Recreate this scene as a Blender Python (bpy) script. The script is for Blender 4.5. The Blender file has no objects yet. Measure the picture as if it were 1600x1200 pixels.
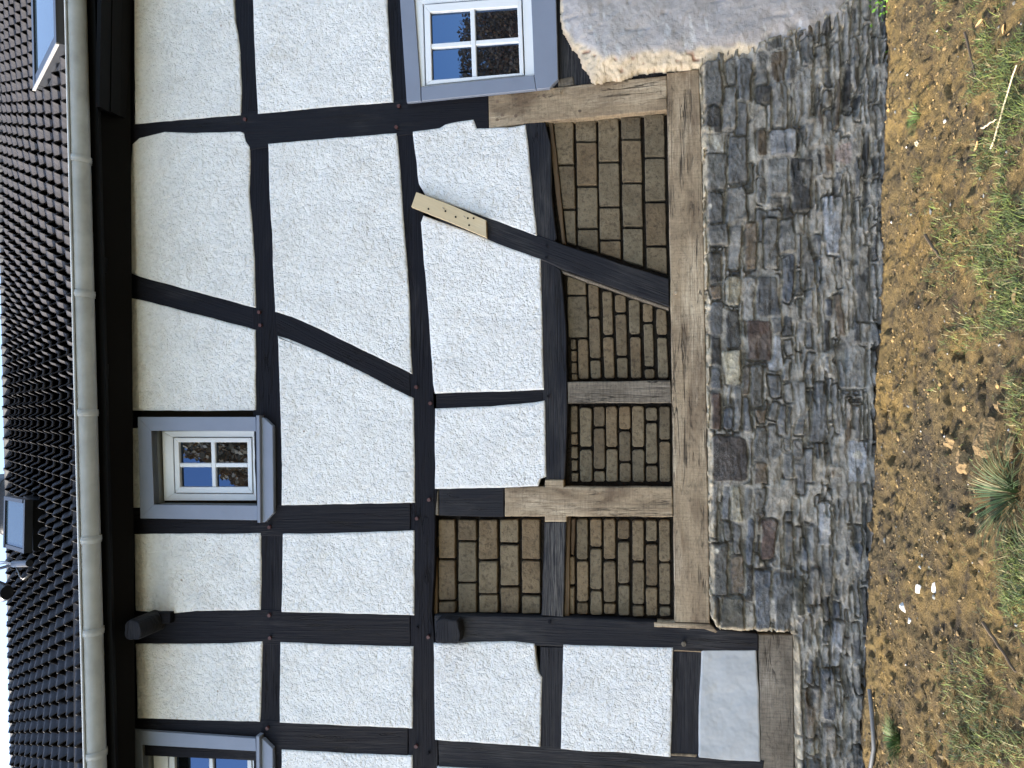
import bpy, bmesh, math, random
import numpy as np
from mathutils import Vector, Matrix
random.seed(7); RNG = np.random.default_rng(11)
R = math.radians
sc = bpy.context.scene
col = sc.collection

# ------------------------------------------------------------------ camera
F_PX = 1200.0
CAM = Vector((0.0, -4.8, 1.30))
YAW, PITCH, ROLL = R(2.3), R(10.0), 0.012
FW = Vector((math.sin(YAW)*math.cos(PITCH), math.cos(YAW)*math.cos(PITCH), math.sin(PITCH)))
R0 = Vector((math.cos(YAW), -math.sin(YAW), 0)); U0 = R0.cross(FW)
CR = (-U0*math.cos(ROLL) - R0*math.sin(ROLL)); CU = (R0*math.cos(ROLL) - U0*math.sin(ROLL))
cd = bpy.data.cameras.new('camera'); cam = bpy.data.objects.new('camera', cd); col.objects.link(cam)
cd.sensor_width = 36; cd.sensor_fit = 'HORIZONTAL'; cd.lens = 36*F_PX/1600; cd.clip_start = .05; cd.clip_end = 2000
m = Matrix((CR, CU, -FW)).transposed().to_4x4(); m.translation = CAM; cam.matrix_world = m
sc.camera = cam

# ------------------------------------------------------------------ sky, sun, exposure
SUN_AZ, SUN_EL = R(2.4), R(31)          # azimuth measured from -X (along the wall) towards the viewer
sdir = Vector((-math.cos(SUN_AZ)*math.cos(SUN_EL), -math.sin(SUN_AZ)*math.cos(SUN_EL), math.sin(SUN_EL)))
w = bpy.data.worlds.new('World'); sc.world = w; w.use_nodes = True
nt = w.node_tree; bg = nt.nodes['Background']
sky = nt.nodes.new('ShaderNodeTexSky'); sky.sky_type = 'NISHITA'; sky.sun_disc = False
sky.sun_elevation = SUN_EL; sky.sun_rotation = math.atan2(sdir.x, sdir.y); sky.dust_density = 1.5; sky.ozone_density = 1.0
hs = nt.nodes.new('ShaderNodeHueSaturation'); hs.inputs['Saturation'].default_value = .95
nt.links.new(sky.outputs[0], hs.inputs['Color']); nt.links.new(hs.outputs[0], bg.inputs[0]); bg.inputs[1].default_value = .15
sl = bpy.data.lights.new('sun', 'SUN'); sl.energy = 3.0; sl.angle = R(.5); sl.color = (1, .93, .82)
so = bpy.data.objects.new('sun', sl); col.objects.link(so); so.rotation_euler = (-sdir).to_track_quat('-Z', 'Y').to_euler(); so.location = (-6, -6, 9)
sc.view_settings.view_transform = 'Standard'; sc.view_settings.look = 'None'; sc.view_settings.gamma = 1
sc.view_settings.exposure = 2.28
sc.render.engine = 'CYCLES'; sc.cycles.max_bounces = 6

# ------------------------------------------------------------------ helpers
def at(u, v, y=0.0):
    d = FW*F_PX + CR*(u-800) + CU*(600-v); t = (y-CAM.y)/d.y
    return CAM + d*t
def atz(u, v, z=0.0):
    d = FW*F_PX + CR*(u-800) + CU*(600-v); t = (z-CAM.z)/d.z
    return CAM + d*t
def proj(x, y, z):
    dx, dy, dz = x-CAM.x, y-CAM.y, z-CAM.z
    f = dx*FW.x+dy*FW.y+dz*FW.z
    return 800+F_PX*(dx*CR.x+dy*CR.y+dz*CR.z)/f, 600-F_PX*(dx*CU.x+dy*CU.y+dz*CU.z)/f
def hash2(ix, iy, seed):
    h = (ix.astype(np.int64)*374761393 + iy.astype(np.int64)*668265263 + seed*974634777) & 0xffffffff
    h = ((h ^ (h >> 13))*1274126177) & 0xffffffff
    return ((h ^ (h >> 16)) & 0xffff)/65535.0
def vnoise(x, y, seed=0):
    ix, iy = np.floor(x), np.floor(y); fx, fy = x-ix, y-iy
    fx = fx*fx*(3-2*fx); fy = fy*fy*(3-2*fy)
    a = hash2(ix, iy, seed); b = hash2(ix+1, iy, seed); c = hash2(ix, iy+1, seed); d = hash2(ix+1, iy+1, seed)
    return (a*(1-fx)+b*fx)*(1-fy)+(c*(1-fx)+d*fx)*fy
def fbm(x, y, o=4, seed=0):
    s = 0; a = .5; n = 0
    for i in range(o):
        s = s+a*vnoise(x*2**i, y*2**i, seed+i*17); n += a; a *= .5
    return s/n
def sstep(x, a, b):
    t = np.clip((x-a)/(b-a), 0, 1); return t*t*(3-2*t)

def tag(o, label=None, cat=None, group=None, kind=None):
    if label: o['label'] = label
    if cat: o['category'] = cat
    if group: o['group'] = group
    if kind: o['kind'] = kind
    return o
def empty(name, loc=(0, 0, 0), parent=None):
    o = bpy.data.objects.new(name, None); o.location = loc; col.objects.link(o); o.empty_display_size = .2
    if parent: o.parent = parent
    return o
def link(name, me, mat, parent=None, smooth=False):
    o = bpy.data.objects.new(name, me); col.objects.link(o)
    if mat is not None: me.materials.append(mat)
    if parent: o.parent = parent
    if smooth: me.polygons.foreach_set('use_smooth', [True]*len(me.polygons))
    return o
class MB:
    def __init__(s): s.v = []; s.f = []; s.uv = []; s.sm = []
    def add(s, vs, fs, uvs=None, smooth=False):
        b = len(s.v); s.v += [tuple(p) for p in vs]; s.f += [tuple(i+b for i in f) for f in fs]
        s.uv += list(uvs) if uvs else [(p[0]+p[1]*.3, p[2]+p[1]*.7) for p in vs]; s.sm += [smooth]*len(fs)
    def box(s, a, b, uvoff=None):
        x0, y0, z0 = a; x1, y1, z1 = b
        s.add([(x0,y0,z0),(x1,y0,z0),(x1,y1,z0),(x0,y1,z0),(x0,y0,z1),(x1,y0,z1),(x1,y1,z1),(x0,y1,z1)],
              [(0,3,2,1),(4,5,6,7),(0,1,5,4),(1,2,6,5),(2,3,7,6),(3,0,4,7)])
    def tube(s, pts, r, n=10, caps=True, r1=None):
        pts = [Vector(p) for p in pts]; base = []; N = len(pts)
        vs = []; fs = []
        for i, p in enumerate(pts):
            t = (pts[min(i+1, N-1)]-pts[max(i-1, 0)]).normalized()
            a = t.cross(Vector((0, 0, 1)) if abs(t.z) < .9 else Vector((1, 0, 0))).normalized(); b = t.cross(a)
            rr = r if r1 is None else r+(r1-r)*i/(N-1)
            for k in range(n):
                an = 2*math.pi*k/n; vs.append(p+a*math.cos(an)*rr+b*math.sin(an)*rr)
        for i in range(N-1):
            for k in range(n):
                k2 = (k+1) % n; fs.append((i*n+k, i*n+k2, (i+1)*n+k2, (i+1)*n+k))
        s.add(vs, fs, smooth=True)
        if caps: s.add(vs[:n], [tuple(range(n))[::-1]]); s.add(vs[-n:], [tuple(range(n))])
    def build(s, name, mat, parent=None):
        me = bpy.data.meshes.new(name); me.from_pydata(s.v, [], s.f)
        uvl = me.uv_layers.new(name='UVMap'); li = np.empty(len(me.loops), dtype=np.int32); me.loops.foreach_get('vertex_index', li)
        uvl.data.foreach_set('uv', np.array(s.uv, dtype=np.float32)[li].ravel())
        me.polygons.foreach_set('use_smooth', s.sm)
        bm = bmesh.new(); bm.from_mesh(me); bmesh.ops.recalc_face_normals(bm, faces=bm.faces); bm.to_mesh(me); bm.free()
        return link(name, me, mat, parent)

def area(p): return .5*sum(p[i][0]*p[(i+1) % len(p)][1]-p[(i+1) % len(p)][0]*p[i][1] for i in range(len(p)))
def dense(p, step, wob, sd):
    out = []; n = len(p)
    for i in range(n):
        a, b = p[i], p[(i+1) % n]; L = math.hypot(b[0]-a[0], b[1]-a[1]); k = max(1, int(L/step))
        nx, ny = (b[1]-a[1])/(L+1e-9), -(b[0]-a[0])/(L+1e-9)
        for j in range(k):
            t = j/k; x, z = a[0]+(b[0]-a[0])*t, a[1]+(b[1]-a[1])*t
            o = 0
            if wob:
                q = np.array([x*9.0]), np.array([z*9.0]); o = (float(fbm(q[0]*1.0, q[1]*1.0, 4, sd)[0])-.5)*4*wob
                if j == 0: o *= .5
            out.append((x+nx*o, z+ny*o))
    return out
def offs(p, d):
    n = len(p); out = []
    for i in range(n):
        a, b, c = p[i-1], p[i], p[(i+1) % n]
        n1 = (-(b[1]-a[1]), b[0]-a[0]); n2 = (-(c[1]-b[1]), c[0]-b[0])
        l1 = math.hypot(*n1)+1e-9; l2 = math.hypot(*n2)+1e-9
        nx, ny = n1[0]/l1+n2[0]/l2, n1[1]/l1+n2[1]/l2; l = math.hypot(nx, ny)+1e-9
        k = min(1.6, 2/l) if l > .3 else 1
        out.append((b[0]+nx/l*d*k, b[1]+ny/l*d*k))
    return out
SEED = [0]
def slab_into(mb, p2, yf, yb, rings=((0, .004), (.004, 0)), wob=0.0, step=.03, smooth=False, axis=None):
    """p2: outline in (x,z); prism from yb to yf (front, smaller y) with bevel rings (inset, setback)"""
    SEED[0] += 1; sd = SEED[0]
    if area(p2) < 0: p2 = p2[::-1]
    if wob or step: p2 = dense(p2, step, wob, sd)
    n = len(p2)
    if axis is None:
        A = np.array(p2); c = A-A.mean(0); ev, V = np.linalg.eigh(c.T@c); axis = V[:, 1]
        if abs(axis[0]) > .92: axis = np.array([1., 0.])
    ax = np.array(axis); px = np.array([-ax[1], ax[0]]); ou, ov = (sd*3.713) % 37, (sd*1.937) % 23
    vs = []; uv = []
    levels = [(offs(p2, 0), yb)]+[(offs(p2, i), yf+b) for i, b in rings]
    for k, (q, y) in enumerate(levels):
        for x, z in q:
            vs.append((x, y, z)); uu = x*ax[0]+z*ax[1]+ou; vv = x*px[0]+z*px[1]+ov
            if k == 0: vv += (yb-yf)*.7; uu += .0
            uv.append((uu, vv))
    fs = []
    for l in range(len(levels)-1):
        for i in range(n):
            j = (i+1) % n; fs.append((l*n+i, l*n+j, (l+1)*n+j, (l+1)*n+i))
    mb.add(vs, fs, uv, smooth=smooth)
    b = (len(levels)-1)*n
    mb.add(vs[b:b+n], [tuple(range(n))], uv[b:b+n], smooth=False if not smooth else True)
def P(pts, y=0.0):
    return [(q.x, q.z) for q in (at(u, v, y) for u, v in pts)]
def slab(name, pts, yf, yb, mat, parent, **k):
    mb = MB(); slab_into(mb, P(pts, yf), yf, yb, **k); return mb.build(name, mat, parent)

# ------------------------------------------------------------------ materials
def newmat(name):
    m_ = bpy.data.materials.new(name); m_.use_nodes = True; t = m_.node_tree; return m_, t, t.nodes['Principled BSDF']
def N(t, ty, **kw):
    n = t.nodes.new(ty)
    for k, v_ in kw.items():
        if k in n.inputs: n.inputs[k].default_value = v_
        else: setattr(n, k, v_)
    return n
def ramp(t, src, stops):
    r = t.nodes.new('ShaderNodeValToRGB'); e = r.color_ramp.elements
    e[0].position, e[0].color = stops[0][0], (*stops[0][1], 1); e[1].position, e[1].color = stops[-1][0], (*stops[-1][1], 1)
    for p_, c_ in stops[1:-1]:
        x = e.new(p_); x.color = (*c_, 1)
    t.links.new(src, r.inputs[0]); return r.outputs[0]
def g(x): return (x, x, x)
def mix(t, fac, a, b, mode='MIX'):
    n = t.nodes.new('ShaderNodeMix'); n.data_type = 'RGBA'; n.blend_type = mode
    for s, x in ((n.inputs[0], fac), (n.inputs[6], a), (n.inputs[7], b)):
        if isinstance(x, bpy.types.NodeSocket): t.links.new(x, s)
        elif isinstance(x, tuple): s.default_value = (*x, 1)
        else: s.default_value = x
    return n.outputs[2]
def coord(t, kind='Object', sc_=(1, 1, 1)):
    c = t.nodes.new('ShaderNodeTexCoord'); mp = t.nodes.new('ShaderNodeMapping'); mp.inputs['Scale'].default_value = sc_
    t.links.new(c.outputs[kind], mp.inputs[0]); return mp.outputs[0]
def noise(t, vec, scale, detail=4, rough=.55, dist=0, out=0):
    n = N(t, 'ShaderNodeTexNoise', Scale=scale, Detail=detail, Roughness=rough, Distortion=dist); t.links.new(vec, n.inputs['Vector']); return n.outputs[out]
def vor(t, vec, scale, feature='F1', rnd=1):
    n = N(t, 'ShaderNodeTexVoronoi', Scale=scale, Randomness=rnd); n.feature = feature; t.links.new(vec, n.inputs['Vector']); return n.outputs['Distance']
def bump(t, b, items):
    prev = None
    for h, st, d in items:
        n = N(t, 'ShaderNodeBump', Strength=st, Distance=d); t.links.new(h, n.inputs['Height'])
        if prev: t.links.new(prev, n.inputs['Normal'])
        prev = n.outputs[0]
    t.links.new(prev, b.inputs['Normal'])
def setp(b, **k):
    for a, v_ in k.items(): b.inputs[a.replace('_', ' ')].default_value = v_

def wood(name, c1, c2, wearc, wear=(.55, .75), rough=.6, grain=.5, blotch=None, crack=.5, spec=.4, saw=0):
    m_, t, b = newmat(name)
    uv = coord(t, 'UV')
    ga = noise(t, coord(t, 'UV', (2.2, 75, 1)), 1, 6, .65, .3)
    gb = noise(t, coord(t, 'UV', (.9, 14, 1)), 1, 5, .6, 1.2)
    base = mix(t, ga, c1, c2)
    if blotch:
        bl = noise(t, coord(t, 'UV', (2.2, 5, 1)), 1, 5, .65, .8)
        base = mix(t, ramp(t, bl, [(.42, g(0)), (.68, g(.85))]), base, blotch)
    w1 = noise(t, coord(t, 'UV', (1.6, 5, 1)), 1, 4); w2 = noise(t, coord(t, 'UV', (5, 120, 1)), 1, 4, .7)
    wm = mix(t, 1.0, ramp(t, w1, [(wear[0], g(0)), (wear[1], g(1))]), ramp(t, w2, [(.4, g(0)), (.62, g(1))]), 'MULTIPLY')
    base = mix(t, wm, base, wearc)
    ck = ramp(t, gb, [(.485, g(1)), (.497, g(0)), (.503, g(0)), (.515, g(1))])
    ckm = noise(t, coord(t, 'UV', (1.1, 3, 1)), 1.7, 2)
    ck2 = mix(t, ramp(t, ckm, [(.5, g(0)), (.6, g(crack))]), (1, 1, 1), ck)
    base = mix(t, 1.0, base, mix(t, .85, (1, 1, 1), ck2), 'MULTIPLY')
    t.links.new(base, b.inputs['Base Color']); setp(b, Roughness=rough); b.inputs['Specular IOR Level'].default_value = spec
    t.links.new(ramp(t, ga, [(.3, g(rough-.1)), (.7, g(min(1, rough+.15)))]), b.inputs['Roughness'])
    und = noise(t, coord(t, 'UV', (2.5, 7, 1)), 1, 3)
    if saw:
        sw = noise(t, coord(t, 'UV', (95, 9, 1)), 1, 4, .7); sp_ = noise(t, coord(t, 'UV', (16, 30, 1)), 1, 6, .75, 1.5)
        base = mix(t, 1.0, base, ramp(t, sw, [(.34, g(1-saw*.7)), (.5, g(1)), (.68, g(1+saw*.5))]), 'MULTIPLY')
        base = mix(t, 1.0, base, ramp(t, sp_, [(.34, g(.55)), (.46, g(1)), (.7, g(1.22))]), 'MULTIPLY')
        t.links.new(base, b.inputs['Base Color'])
    bump(t, b, [(und, .6, .016), (ga, grain, .008), (ck2, 1, .012)])
    return m_
M = {}
M['black'] = wood('black_timber', (.0025, .0025, .0042), (.0065, .0065, .011), (.045, .043, .044), (.58, .86), .55, 1.0, spec=.13)
M['worn'] = wood('worn_black_timber', (.003, .0032, .005), (.010, .011, .017), (.075, .071, .067), (.44, .82), .65, 1.0, spec=.2)
M['scratched'] = wood('scratched_black_timber', (.004, .0045, .0065), (.014, .015, .021), (.12, .113, .105), (.30, .62), .7, 1.0, spec=.2)
M['oak'] = wood('fresh_oak', (.190, .136, .080), (.36, .278, .183), (.50, .41, .29), (.5, .7), .75, .5, (.095, .06, .034), .9, saw=.26)
M['oakg'] = wood('grey_oak', (.100, .080, .058), (.185, .156, .120), (.28, .24, .19), (.5, .7), .8, .5, (.055, .043, .03), .9, saw=.4)
M['board'] = wood('new_pine', (.42, .33, .20), (.52, .43, .28), (.6, .52, .36), (.5, .7), .7, .2, None, 0)
M['batten'] = wood('rough_batten', (.05, .03, .015), (.11, .07, .035), (.18, .13, .08), (.5, .7), .8, .5, None, .5)

def plaster(name, colr, dark, scale=95, str_=1.0, mottl=.12, stain=True, spots=True):
    m_, t, b = newmat(name); o = coord(t)
    warp = noise(t, o, 9, 3, .5, 0, 1)
    n1 = noise(t, o, scale, 3, .55, .6); n2 = noise(t, o, scale*.38, 3, .5); n3 = noise(t, o, 5, 3, .5)
    c = mix(t, ramp(t, n3, [(.35, g(0)), (.7, g(1))]), colr, tuple(x*(1-mottl) for x in colr))
    c = mix(t, ramp(t, n1, [(.30, g(.2)), (.45, g(0))]), c, dark)  # stucco pits darkened in colour to strengthen their weak bump shading
    c = mix(t, ramp(t, noise(t, o, 28, 4, .6), [(.3, g(.35)), (.5, g(0))]), c, dark)
    oi = N(t, 'ShaderNodeObjectInfo'); c = mix(t, 1.0, c, ramp(t, oi.outputs['Random'], [(0, (.94, .94, .935)), (1, (1.0, 1.0, 1.0))]), 'MULTIPLY')
    hl = noise(t, o, 3.1, 7, .62, .6); hm = noise(t, o, 1.3, 2)
    c = mix(t, mix(t, 1.0, ramp(t, hl, [(.4965, g(0)), (.5, g(.5)), (.5035, g(0))]), ramp(t, hm, [(.52, g(0)), (.62, g(1))]), 'MULTIPLY'), c, (.35, .31, .26))
    if stain:
        s = noise(t, o, 2.3, 6, .7); s2 = noise(t, o, 22, 4, .7)
        sm = mix(t, 1.0, ramp(t, s, [(.53, g(0)), (.72, g(.8))]), ramp(t, s2, [(.42, g(0)), (.7, g(1))]), 'MULTIPLY')
        c = mix(t, sm, c, (.46, .41, .33))
    if spots:
        d = vor(t, o, 9); dn = noise(t, o, 3.1, 2)
        sp = mix(t, 1.0, ramp(t, d, [(.045, g(.8)), (.09, g(0))]), ramp(t, dn, [(.54, g(0)), (.6, g(1))]), 'MULTIPLY')
        c = mix(t, sp, c, (.22, .16, .11))
    t.links.new(c, b.inputs['Base Color']); setp(b, Roughness=.85)
    bump(t, b, [(n3, .6, .05), (n2, str_, .022), (n1, str_, .013)])
    return m_
M['plaster'] = plaster('rough_white_plaster', (.81, .81, .80), (.50, .50, .49))
M['smooth'] = plaster('smooth_lime_plaster', (.41, .42, .425), (.36, .36, .36), 30, .05, .16, True, False)

def simple(name, c, rough=.5, bumpn=None, var=.15, vs=8, metal=0, spec=None, sp=None):
    m_, t, b = newmat(name); o = coord(t)
    n = noise(t, o, vs, 4, .6)
    t.links.new(mix(t, ramp(t, n, [(.3, g(0)), (.7, g(1))]), tuple(x*(1-var) for x in c), tuple(min(1, x*(1+var)) for x in c)), b.inputs['Base Color'])
    setp(b, Roughness=rough, Metallic=metal)
    if sp is not None: b.inputs['Specular IOR Level'].default_value = sp
    if spec is not None: b.inputs['IOR'].default_value = spec
    if bumpn: bump(t, b, [(noise(t, o, bumpn[0], 4, .6), bumpn[1], bumpn[2])])
    return m_
M['casing'] = simple('blue_grey_paint', (.165, .19, .25), .5, (60, .12, .002), .06, 5)
M['reveal'] = simple('grey_reveal_paint', (.16, .17, .17), .5, None, .06)
M['white'] = simple('white_window_paint', (.66, .68, .70), .35, None, .03)
M['gutter'] = simple('grey_pvc', (.355, .375, .385), .5, (40, .1, .002), .16, 7)
M['soffit'] = simple('black_soffit_paint', (.0015, .0015, .002), .6, (30, .2, .003), sp=.12)
M['tile'] = simple('anthracite_roof_tile', (.020, .018, .019), .6, (120, .25, .002), .4, 14, sp=.15)
M['ridge'] = simple('dark_ridge_tile', (.012, .012, .013), .7, (80, .25, .002), .3, 9)
M['peg'] = simple('red_brown_peg', (.05, .012, .010), .6, None)
M['pegoak'] = simple('dark_oak_peg', (.12, .08, .05), .7, None)
M['metal'] = simple('dark_metal_frame', (.02, .021, .024), .35, None)
M['steel'] = simple('bright_steel', (.30, .29, .28), .45, None, .1, 8, .5)
M['slate'] = simple('dark_lead_sheet', (.012, .015, .022), .55, (25, .3, .01), .25)
M['mortar'] = simple('dark_clay_mortar', (.011, .007, .004), .95, (60, .9, .02), .4, 25)
M['hose'] = simple('grey_pipe', (.10, .10, .10), .5, None)
M['chip'] = simple('white_plaster_chip', (.48, .48, .46), .8, (40, .4, .004), .05)
M['leaf'] = simple('dry_leaf', (.38, .24, .10), .8, (60, .3, .003), .3, 30)
M['stick'] = simple('brown_stick', (.09, .06, .035), .8, (60, .5, .003), .3, 20)
M['core'] = simple('inner_wall', (.05, .04, .03), .9)
M['clod'] = simple('clay_lump', (.155, .10, .042), .95, (30, 1, .02), .4, 22)
def glassm(name, ior, c=(.004, .005, .006)):
    m_, t, b = newmat(name); setp(b, Base_Color=(*c, 1), Roughness=.0, Specular_Tint=(.34, .56, 1.0, 1)); b.inputs['IOR'].default_value = ior
    n = noise(t, coord(t), 1.6, 1, .4); bump(t, b, [(n, .05, .01)]); return m_
M['glass'] = glassm('window_glass', 2.1)
M['rglass'] = glassm('roof_window_glass', 1.6, (.03, .05, .07))

def brickm():
    m_, t, b = newmat('earth_brick'); o = coord(t)
    n = noise(t, o, 38, 6, .75); n2 = noise(t, o, 11, 5, .65); n3 = noise(t, o, 150, 3)
    c = mix(t, ramp(t, n2, [(.3, g(0)), (.7, g(1))]), (.108, .078, .043), (.168, .128, .076))
    c = mix(t, ramp(t, n, [(.36, g(.8)), (.5, g(0))]), c, (.045, .031, .017))
    at_ = N(t, 'ShaderNodeAttribute', attribute_name='Col'); c = mix(t, 1.0, c, at_.outputs[0], 'MULTIPLY')
    t.links.new(c, b.inputs['Base Color']); setp(b, Roughness=.95)
    bump(t, b, [(n2, .6, .03), (n, .8, .012), (n3, .4, .003)]); return m_
M['brick'] = brickm()
def reliefm(name, streak=(17, 17, 30), bstr=.7, veins=True, amt=.22, mo=.42):
    m_, t, b = newmat(name)
    at_ = N(t, 'ShaderNodeAttribute', attribute_name='Col')
    a = noise(t, coord(t, 'Object', streak), 1, 6, .68, .5); f = noise(t, coord(t), 120, 4, .7); m2 = noise(t, coord(t), 13, 5, .65)
    c = mix(t, 1.0, at_.outputs[0], ramp(t, a, [(.34, g(1-amt*1.4)), (.5, g(1)), (.68, g(1+amt*1.3))]), 'MULTIPLY')
    c = mix(t, 1.0, c, ramp(t, m2, [(.37, g(1-mo)), (.5, g(1)), (.64, g(1+mo))]), 'MULTIPLY')
    if veins:
        vn = noise(t, coord(t, 'Object', (9, 9, 22)), 1, 5, .7, 2.5)
        vm = ramp(t, vn, [(.485, g(0)), (.5, g(.55)), (.515, g(0))])
        vk = noise(t, coord(t), 3.3, 2); vm = mix(t, 1.0, vm, ramp(t, vk, [(.48, g(0)), (.6, g(1))]), 'MULTIPLY')
        c = mix(t, vm, c, (.34, .34, .33))
    t.links.new(c, b.inputs['Base Color']); setp(b, Roughness=.72)
    bump(t, b, [(a, bstr, .022), (m2, .7, .020), (f, .6, .005)]); return m_
M['stone'] = reliefm('slate_rubble')
M['render'] = reliefm('weathered_render', (30, 30, 30), .25, False, .07, .10)
def soilm():
    m_, t, b = newmat('bare_soil'); o = coord(t)
    n1 = noise(t, o, 1.7, 6, .62, .3); n2 = noise(t, o, 8, 10, .78); n3 = noise(t, o, 75, 5, .8); n4 = noise(t, coord(t, 'Object', (3, 1, 1)), .9, 4)
    c = mix(t, ramp(t, n1, [(.38, g(0)), (.62, g(1))]), (.112, .074, .026), (.235, .150, .040))
    c = mix(t, ramp(t, n2, [(.40, g(.8)), (.5, g(0))]), c, (.030, .020, .011))
    c = mix(t, ramp(t, n3, [(.56, g(0)), (.72, g(.8))]), c, (.27, .18, .065))
    c = mix(t, ramp(t, n3, [(.28, g(.7)), (.42, g(0))]), c, (.04, .03, .018))
    d = vor(t, o, 38); c = mix(t, ramp(t, d, [(.07, g(.0)), (.11, g(0))]), c, (.4, .36, .3))
    at_ = N(t, 'ShaderNodeAttribute', attribute_name='Col'); c = mix(t, 1.0, c, at_.outputs[0], 'MULTIPLY')
    t.links.new(c, b.inputs['Base Color']); setp(b, Roughness=.95)
    bump(t, b, [(n2, 1, .05), (n3, 1, .018)]); return m_
M['soil'] = soilm()
def attrm(name, rough=.6, trans=0):
    m_, t, b = newmat(name); at_ = N(t, 'ShaderNodeAttribute', attribute_name='Col'); o = coord(t)
    c = mix(t, 1.0, at_.outputs[0], ramp(t, noise(t, o, 60, 2), [(.3, g(.75)), (.7, g(1.2))]), 'MULTIPLY')
    t.links.new(c, b.inputs['Base Color']); setp(b, Roughness=rough)
    return m_
M['grass'] = attrm('grass_blades', .75); M['crown'] = attrm('foliage_leaves', .7); M['pebble'] = attrm('loose_pebbles', .9)
M['bark'] = simple('tree_bark', (.07, .05, .035), .9, (20, .8, .03), .3)

def raw_mesh(name, V, faces, mat, parent=None, colors=None, smooth=True):
    """V (n,3) float array; faces (m,4) int array"""
    me = bpy.data.meshes.new(name); V = np.asarray(V, dtype=np.float32); Fq = np.asarray(faces, dtype=np.int32); k = Fq.shape[1]
    me.vertices.add(len(V)); me.vertices.foreach_set('co', V.ravel())
    me.loops.add(Fq.size); me.loops.foreach_set('vertex_index', Fq.ravel())
    me.polygons.add(len(Fq)); me.polygons.foreach_set('loop_start', np.arange(0, Fq.size, k, dtype=np.int32))
    try: me.polygons.foreach_set('loop_total', np.full(len(Fq), k, dtype=np.int32))
    except Exception: pass
    me.update(calc_edges=True)
    if colors is not None:
        a = me.attributes.new('Col', 'FLOAT_COLOR', 'POINT'); C4 = np.ones((len(V), 4), dtype=np.float32); C4[:, :3] = colors; a.data.foreach_set('color', C4.ravel())
    me.polygons.foreach_set('use_smooth', np.full(len(Fq), smooth))
    return link(name, me, mat, parent)
def grid_faces(nx, ny, keep=None, flip=False):
    i, j = np.meshgrid(np.arange(nx-1), np.arange(ny-1), indexing='ij'); a = i*ny+j
    f = np.stack([a, a+ny, a+ny+1, a+1], -1).reshape(-1, 4)
    if keep is not None:
        kk = keep.ravel(); f = f[kk[f].any(1)]
    return f[:, ::-1] if flip else f
def poly_sd(U, V, pts):
    """signed distance (positive inside) of points to polygon, same units as pts"""
    d = np.full(U.shape, 1e9); ins = np.zeros(U.shape, bool); n = len(pts)
    for i in range(n):
        ax, ay = pts[i]; bx, by = pts[(i+1) % n]; ex, ey = bx-ax, by-ay; L = ex*ex+ey*ey+1e-9
        t = np.clip(((U-ax)*ex+(V-ay)*ey)/L, 0, 1); d = np.minimum(d, np.hypot(U-ax-t*ex, V-ay-t*ey))
        if ay != by:
            c = ((ay > V) != (by > V)) & (U < (bx-ax)*(V-ay)/(by-ay)+ax); ins ^= c
    return np.where(ins, d, -d)

# ------------------------------------------------------------------ ground
gA, gB = at(1387, 0, -.06), at(1350, 1200, -.06)
def gbase(x, y=0): return gB.z+(gA.z-gB.z)*(np.clip(x, -9, 9)-gB.x)/(gA.x-gB.x)*np.exp(-np.clip(-y-2, 0, None)/4) if not np.isscalar(x) else gB.z+(gA.z-gB.z)*(max(-9, min(9, x))-gB.x)/(gA.x-gB.x)
def gheight(x, y):
    h = gbase(x, y)
    h = h+(fbm(x*1.1, y*1.1, 3, 3)-.5)*.07+(fbm(x*6, y*6, 4, 5)-.5)*.045
    r = 1-np.abs(2*fbm(x*13+3, y*13, 3, 9)-1); h = h+(r-.7)*.028
    h = h+(fbm(x*17+4, y*22, 5, 21)-.5)*.030*sstep(fbm(x*3, y*3, 2, 88), .25, .6)
    hole = sstep(fbm(x*8.0, y*16.0, 3, 33), .71, .80); h = h-hole*.030
    h = h+.02*np.exp(-((y+.22)/.09)**2)*fbm(x*5, y*5, 2, 77) - .012*np.exp(-((y+.07)/.06)**2)
    return h
def axis_pts(a, b, step, lo, hi):
    c = list(np.arange(a, b+1e-6, step)); s = step; x = c[-1]
    while x < hi: s *= 1.25; x += s; c.append(x)
    s = step; x = c[0]; pre = []
    while x > lo: s *= 1.25; x -= s; pre.append(x)
    return np.array(pre[::-1]+c)
gx = axis_pts(-3.4, 3.3, .0085, -400, 400); gy = axis_pts(-2.35, .0, .0085, -400, 400)
GX, GY = np.meshgrid(gx, gy, indexing='ij'); far = np.clip((np.abs(GX)-3.4)/3, 0, 1)+np.clip((-GY-2.4)/3, 0, 1)
GZ = gheight(GX, GY)
GZ = np.where(np.hypot(GX, GY) > 12, gbase(GX, GY)-.02*0, GZ)
tone = 0.75+.5*fbm(GX*.8, GY*.8, 3, 55)
tint = sstep(fbm(GX*1.3+5, GY*1.3, 3, 61), .45, .62)
wallband = 1-.5*sstep(GY+.04*fbm(GX*7, GY*7, 3, 62), -.17, -.06)  # soil colour gets darker towards the wall base
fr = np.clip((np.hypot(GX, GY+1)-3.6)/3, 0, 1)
gc = np.stack([tone*(1-.10*tint)*wallband, tone*(1-.06*tint)*wallband*(.94+.06*wallband), tone*(1+.08*tint)*wallband], -1)*(1-fr[..., None]*np.array([.55, .22, -.25]))
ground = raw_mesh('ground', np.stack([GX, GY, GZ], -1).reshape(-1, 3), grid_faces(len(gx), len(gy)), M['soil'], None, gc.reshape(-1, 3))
tag(ground, 'bare ochre brown soil with footprints and clods in front of the house', kind='structure')
def gz(x, y): return float(gheight(np.array([x]), np.array([y]))[0])
def gpt(u, v):
    p = atz(u, v, 0.0)
    for _ in range(3): p = atz(u, v, float(gbase(p.x)))
    return p

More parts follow.
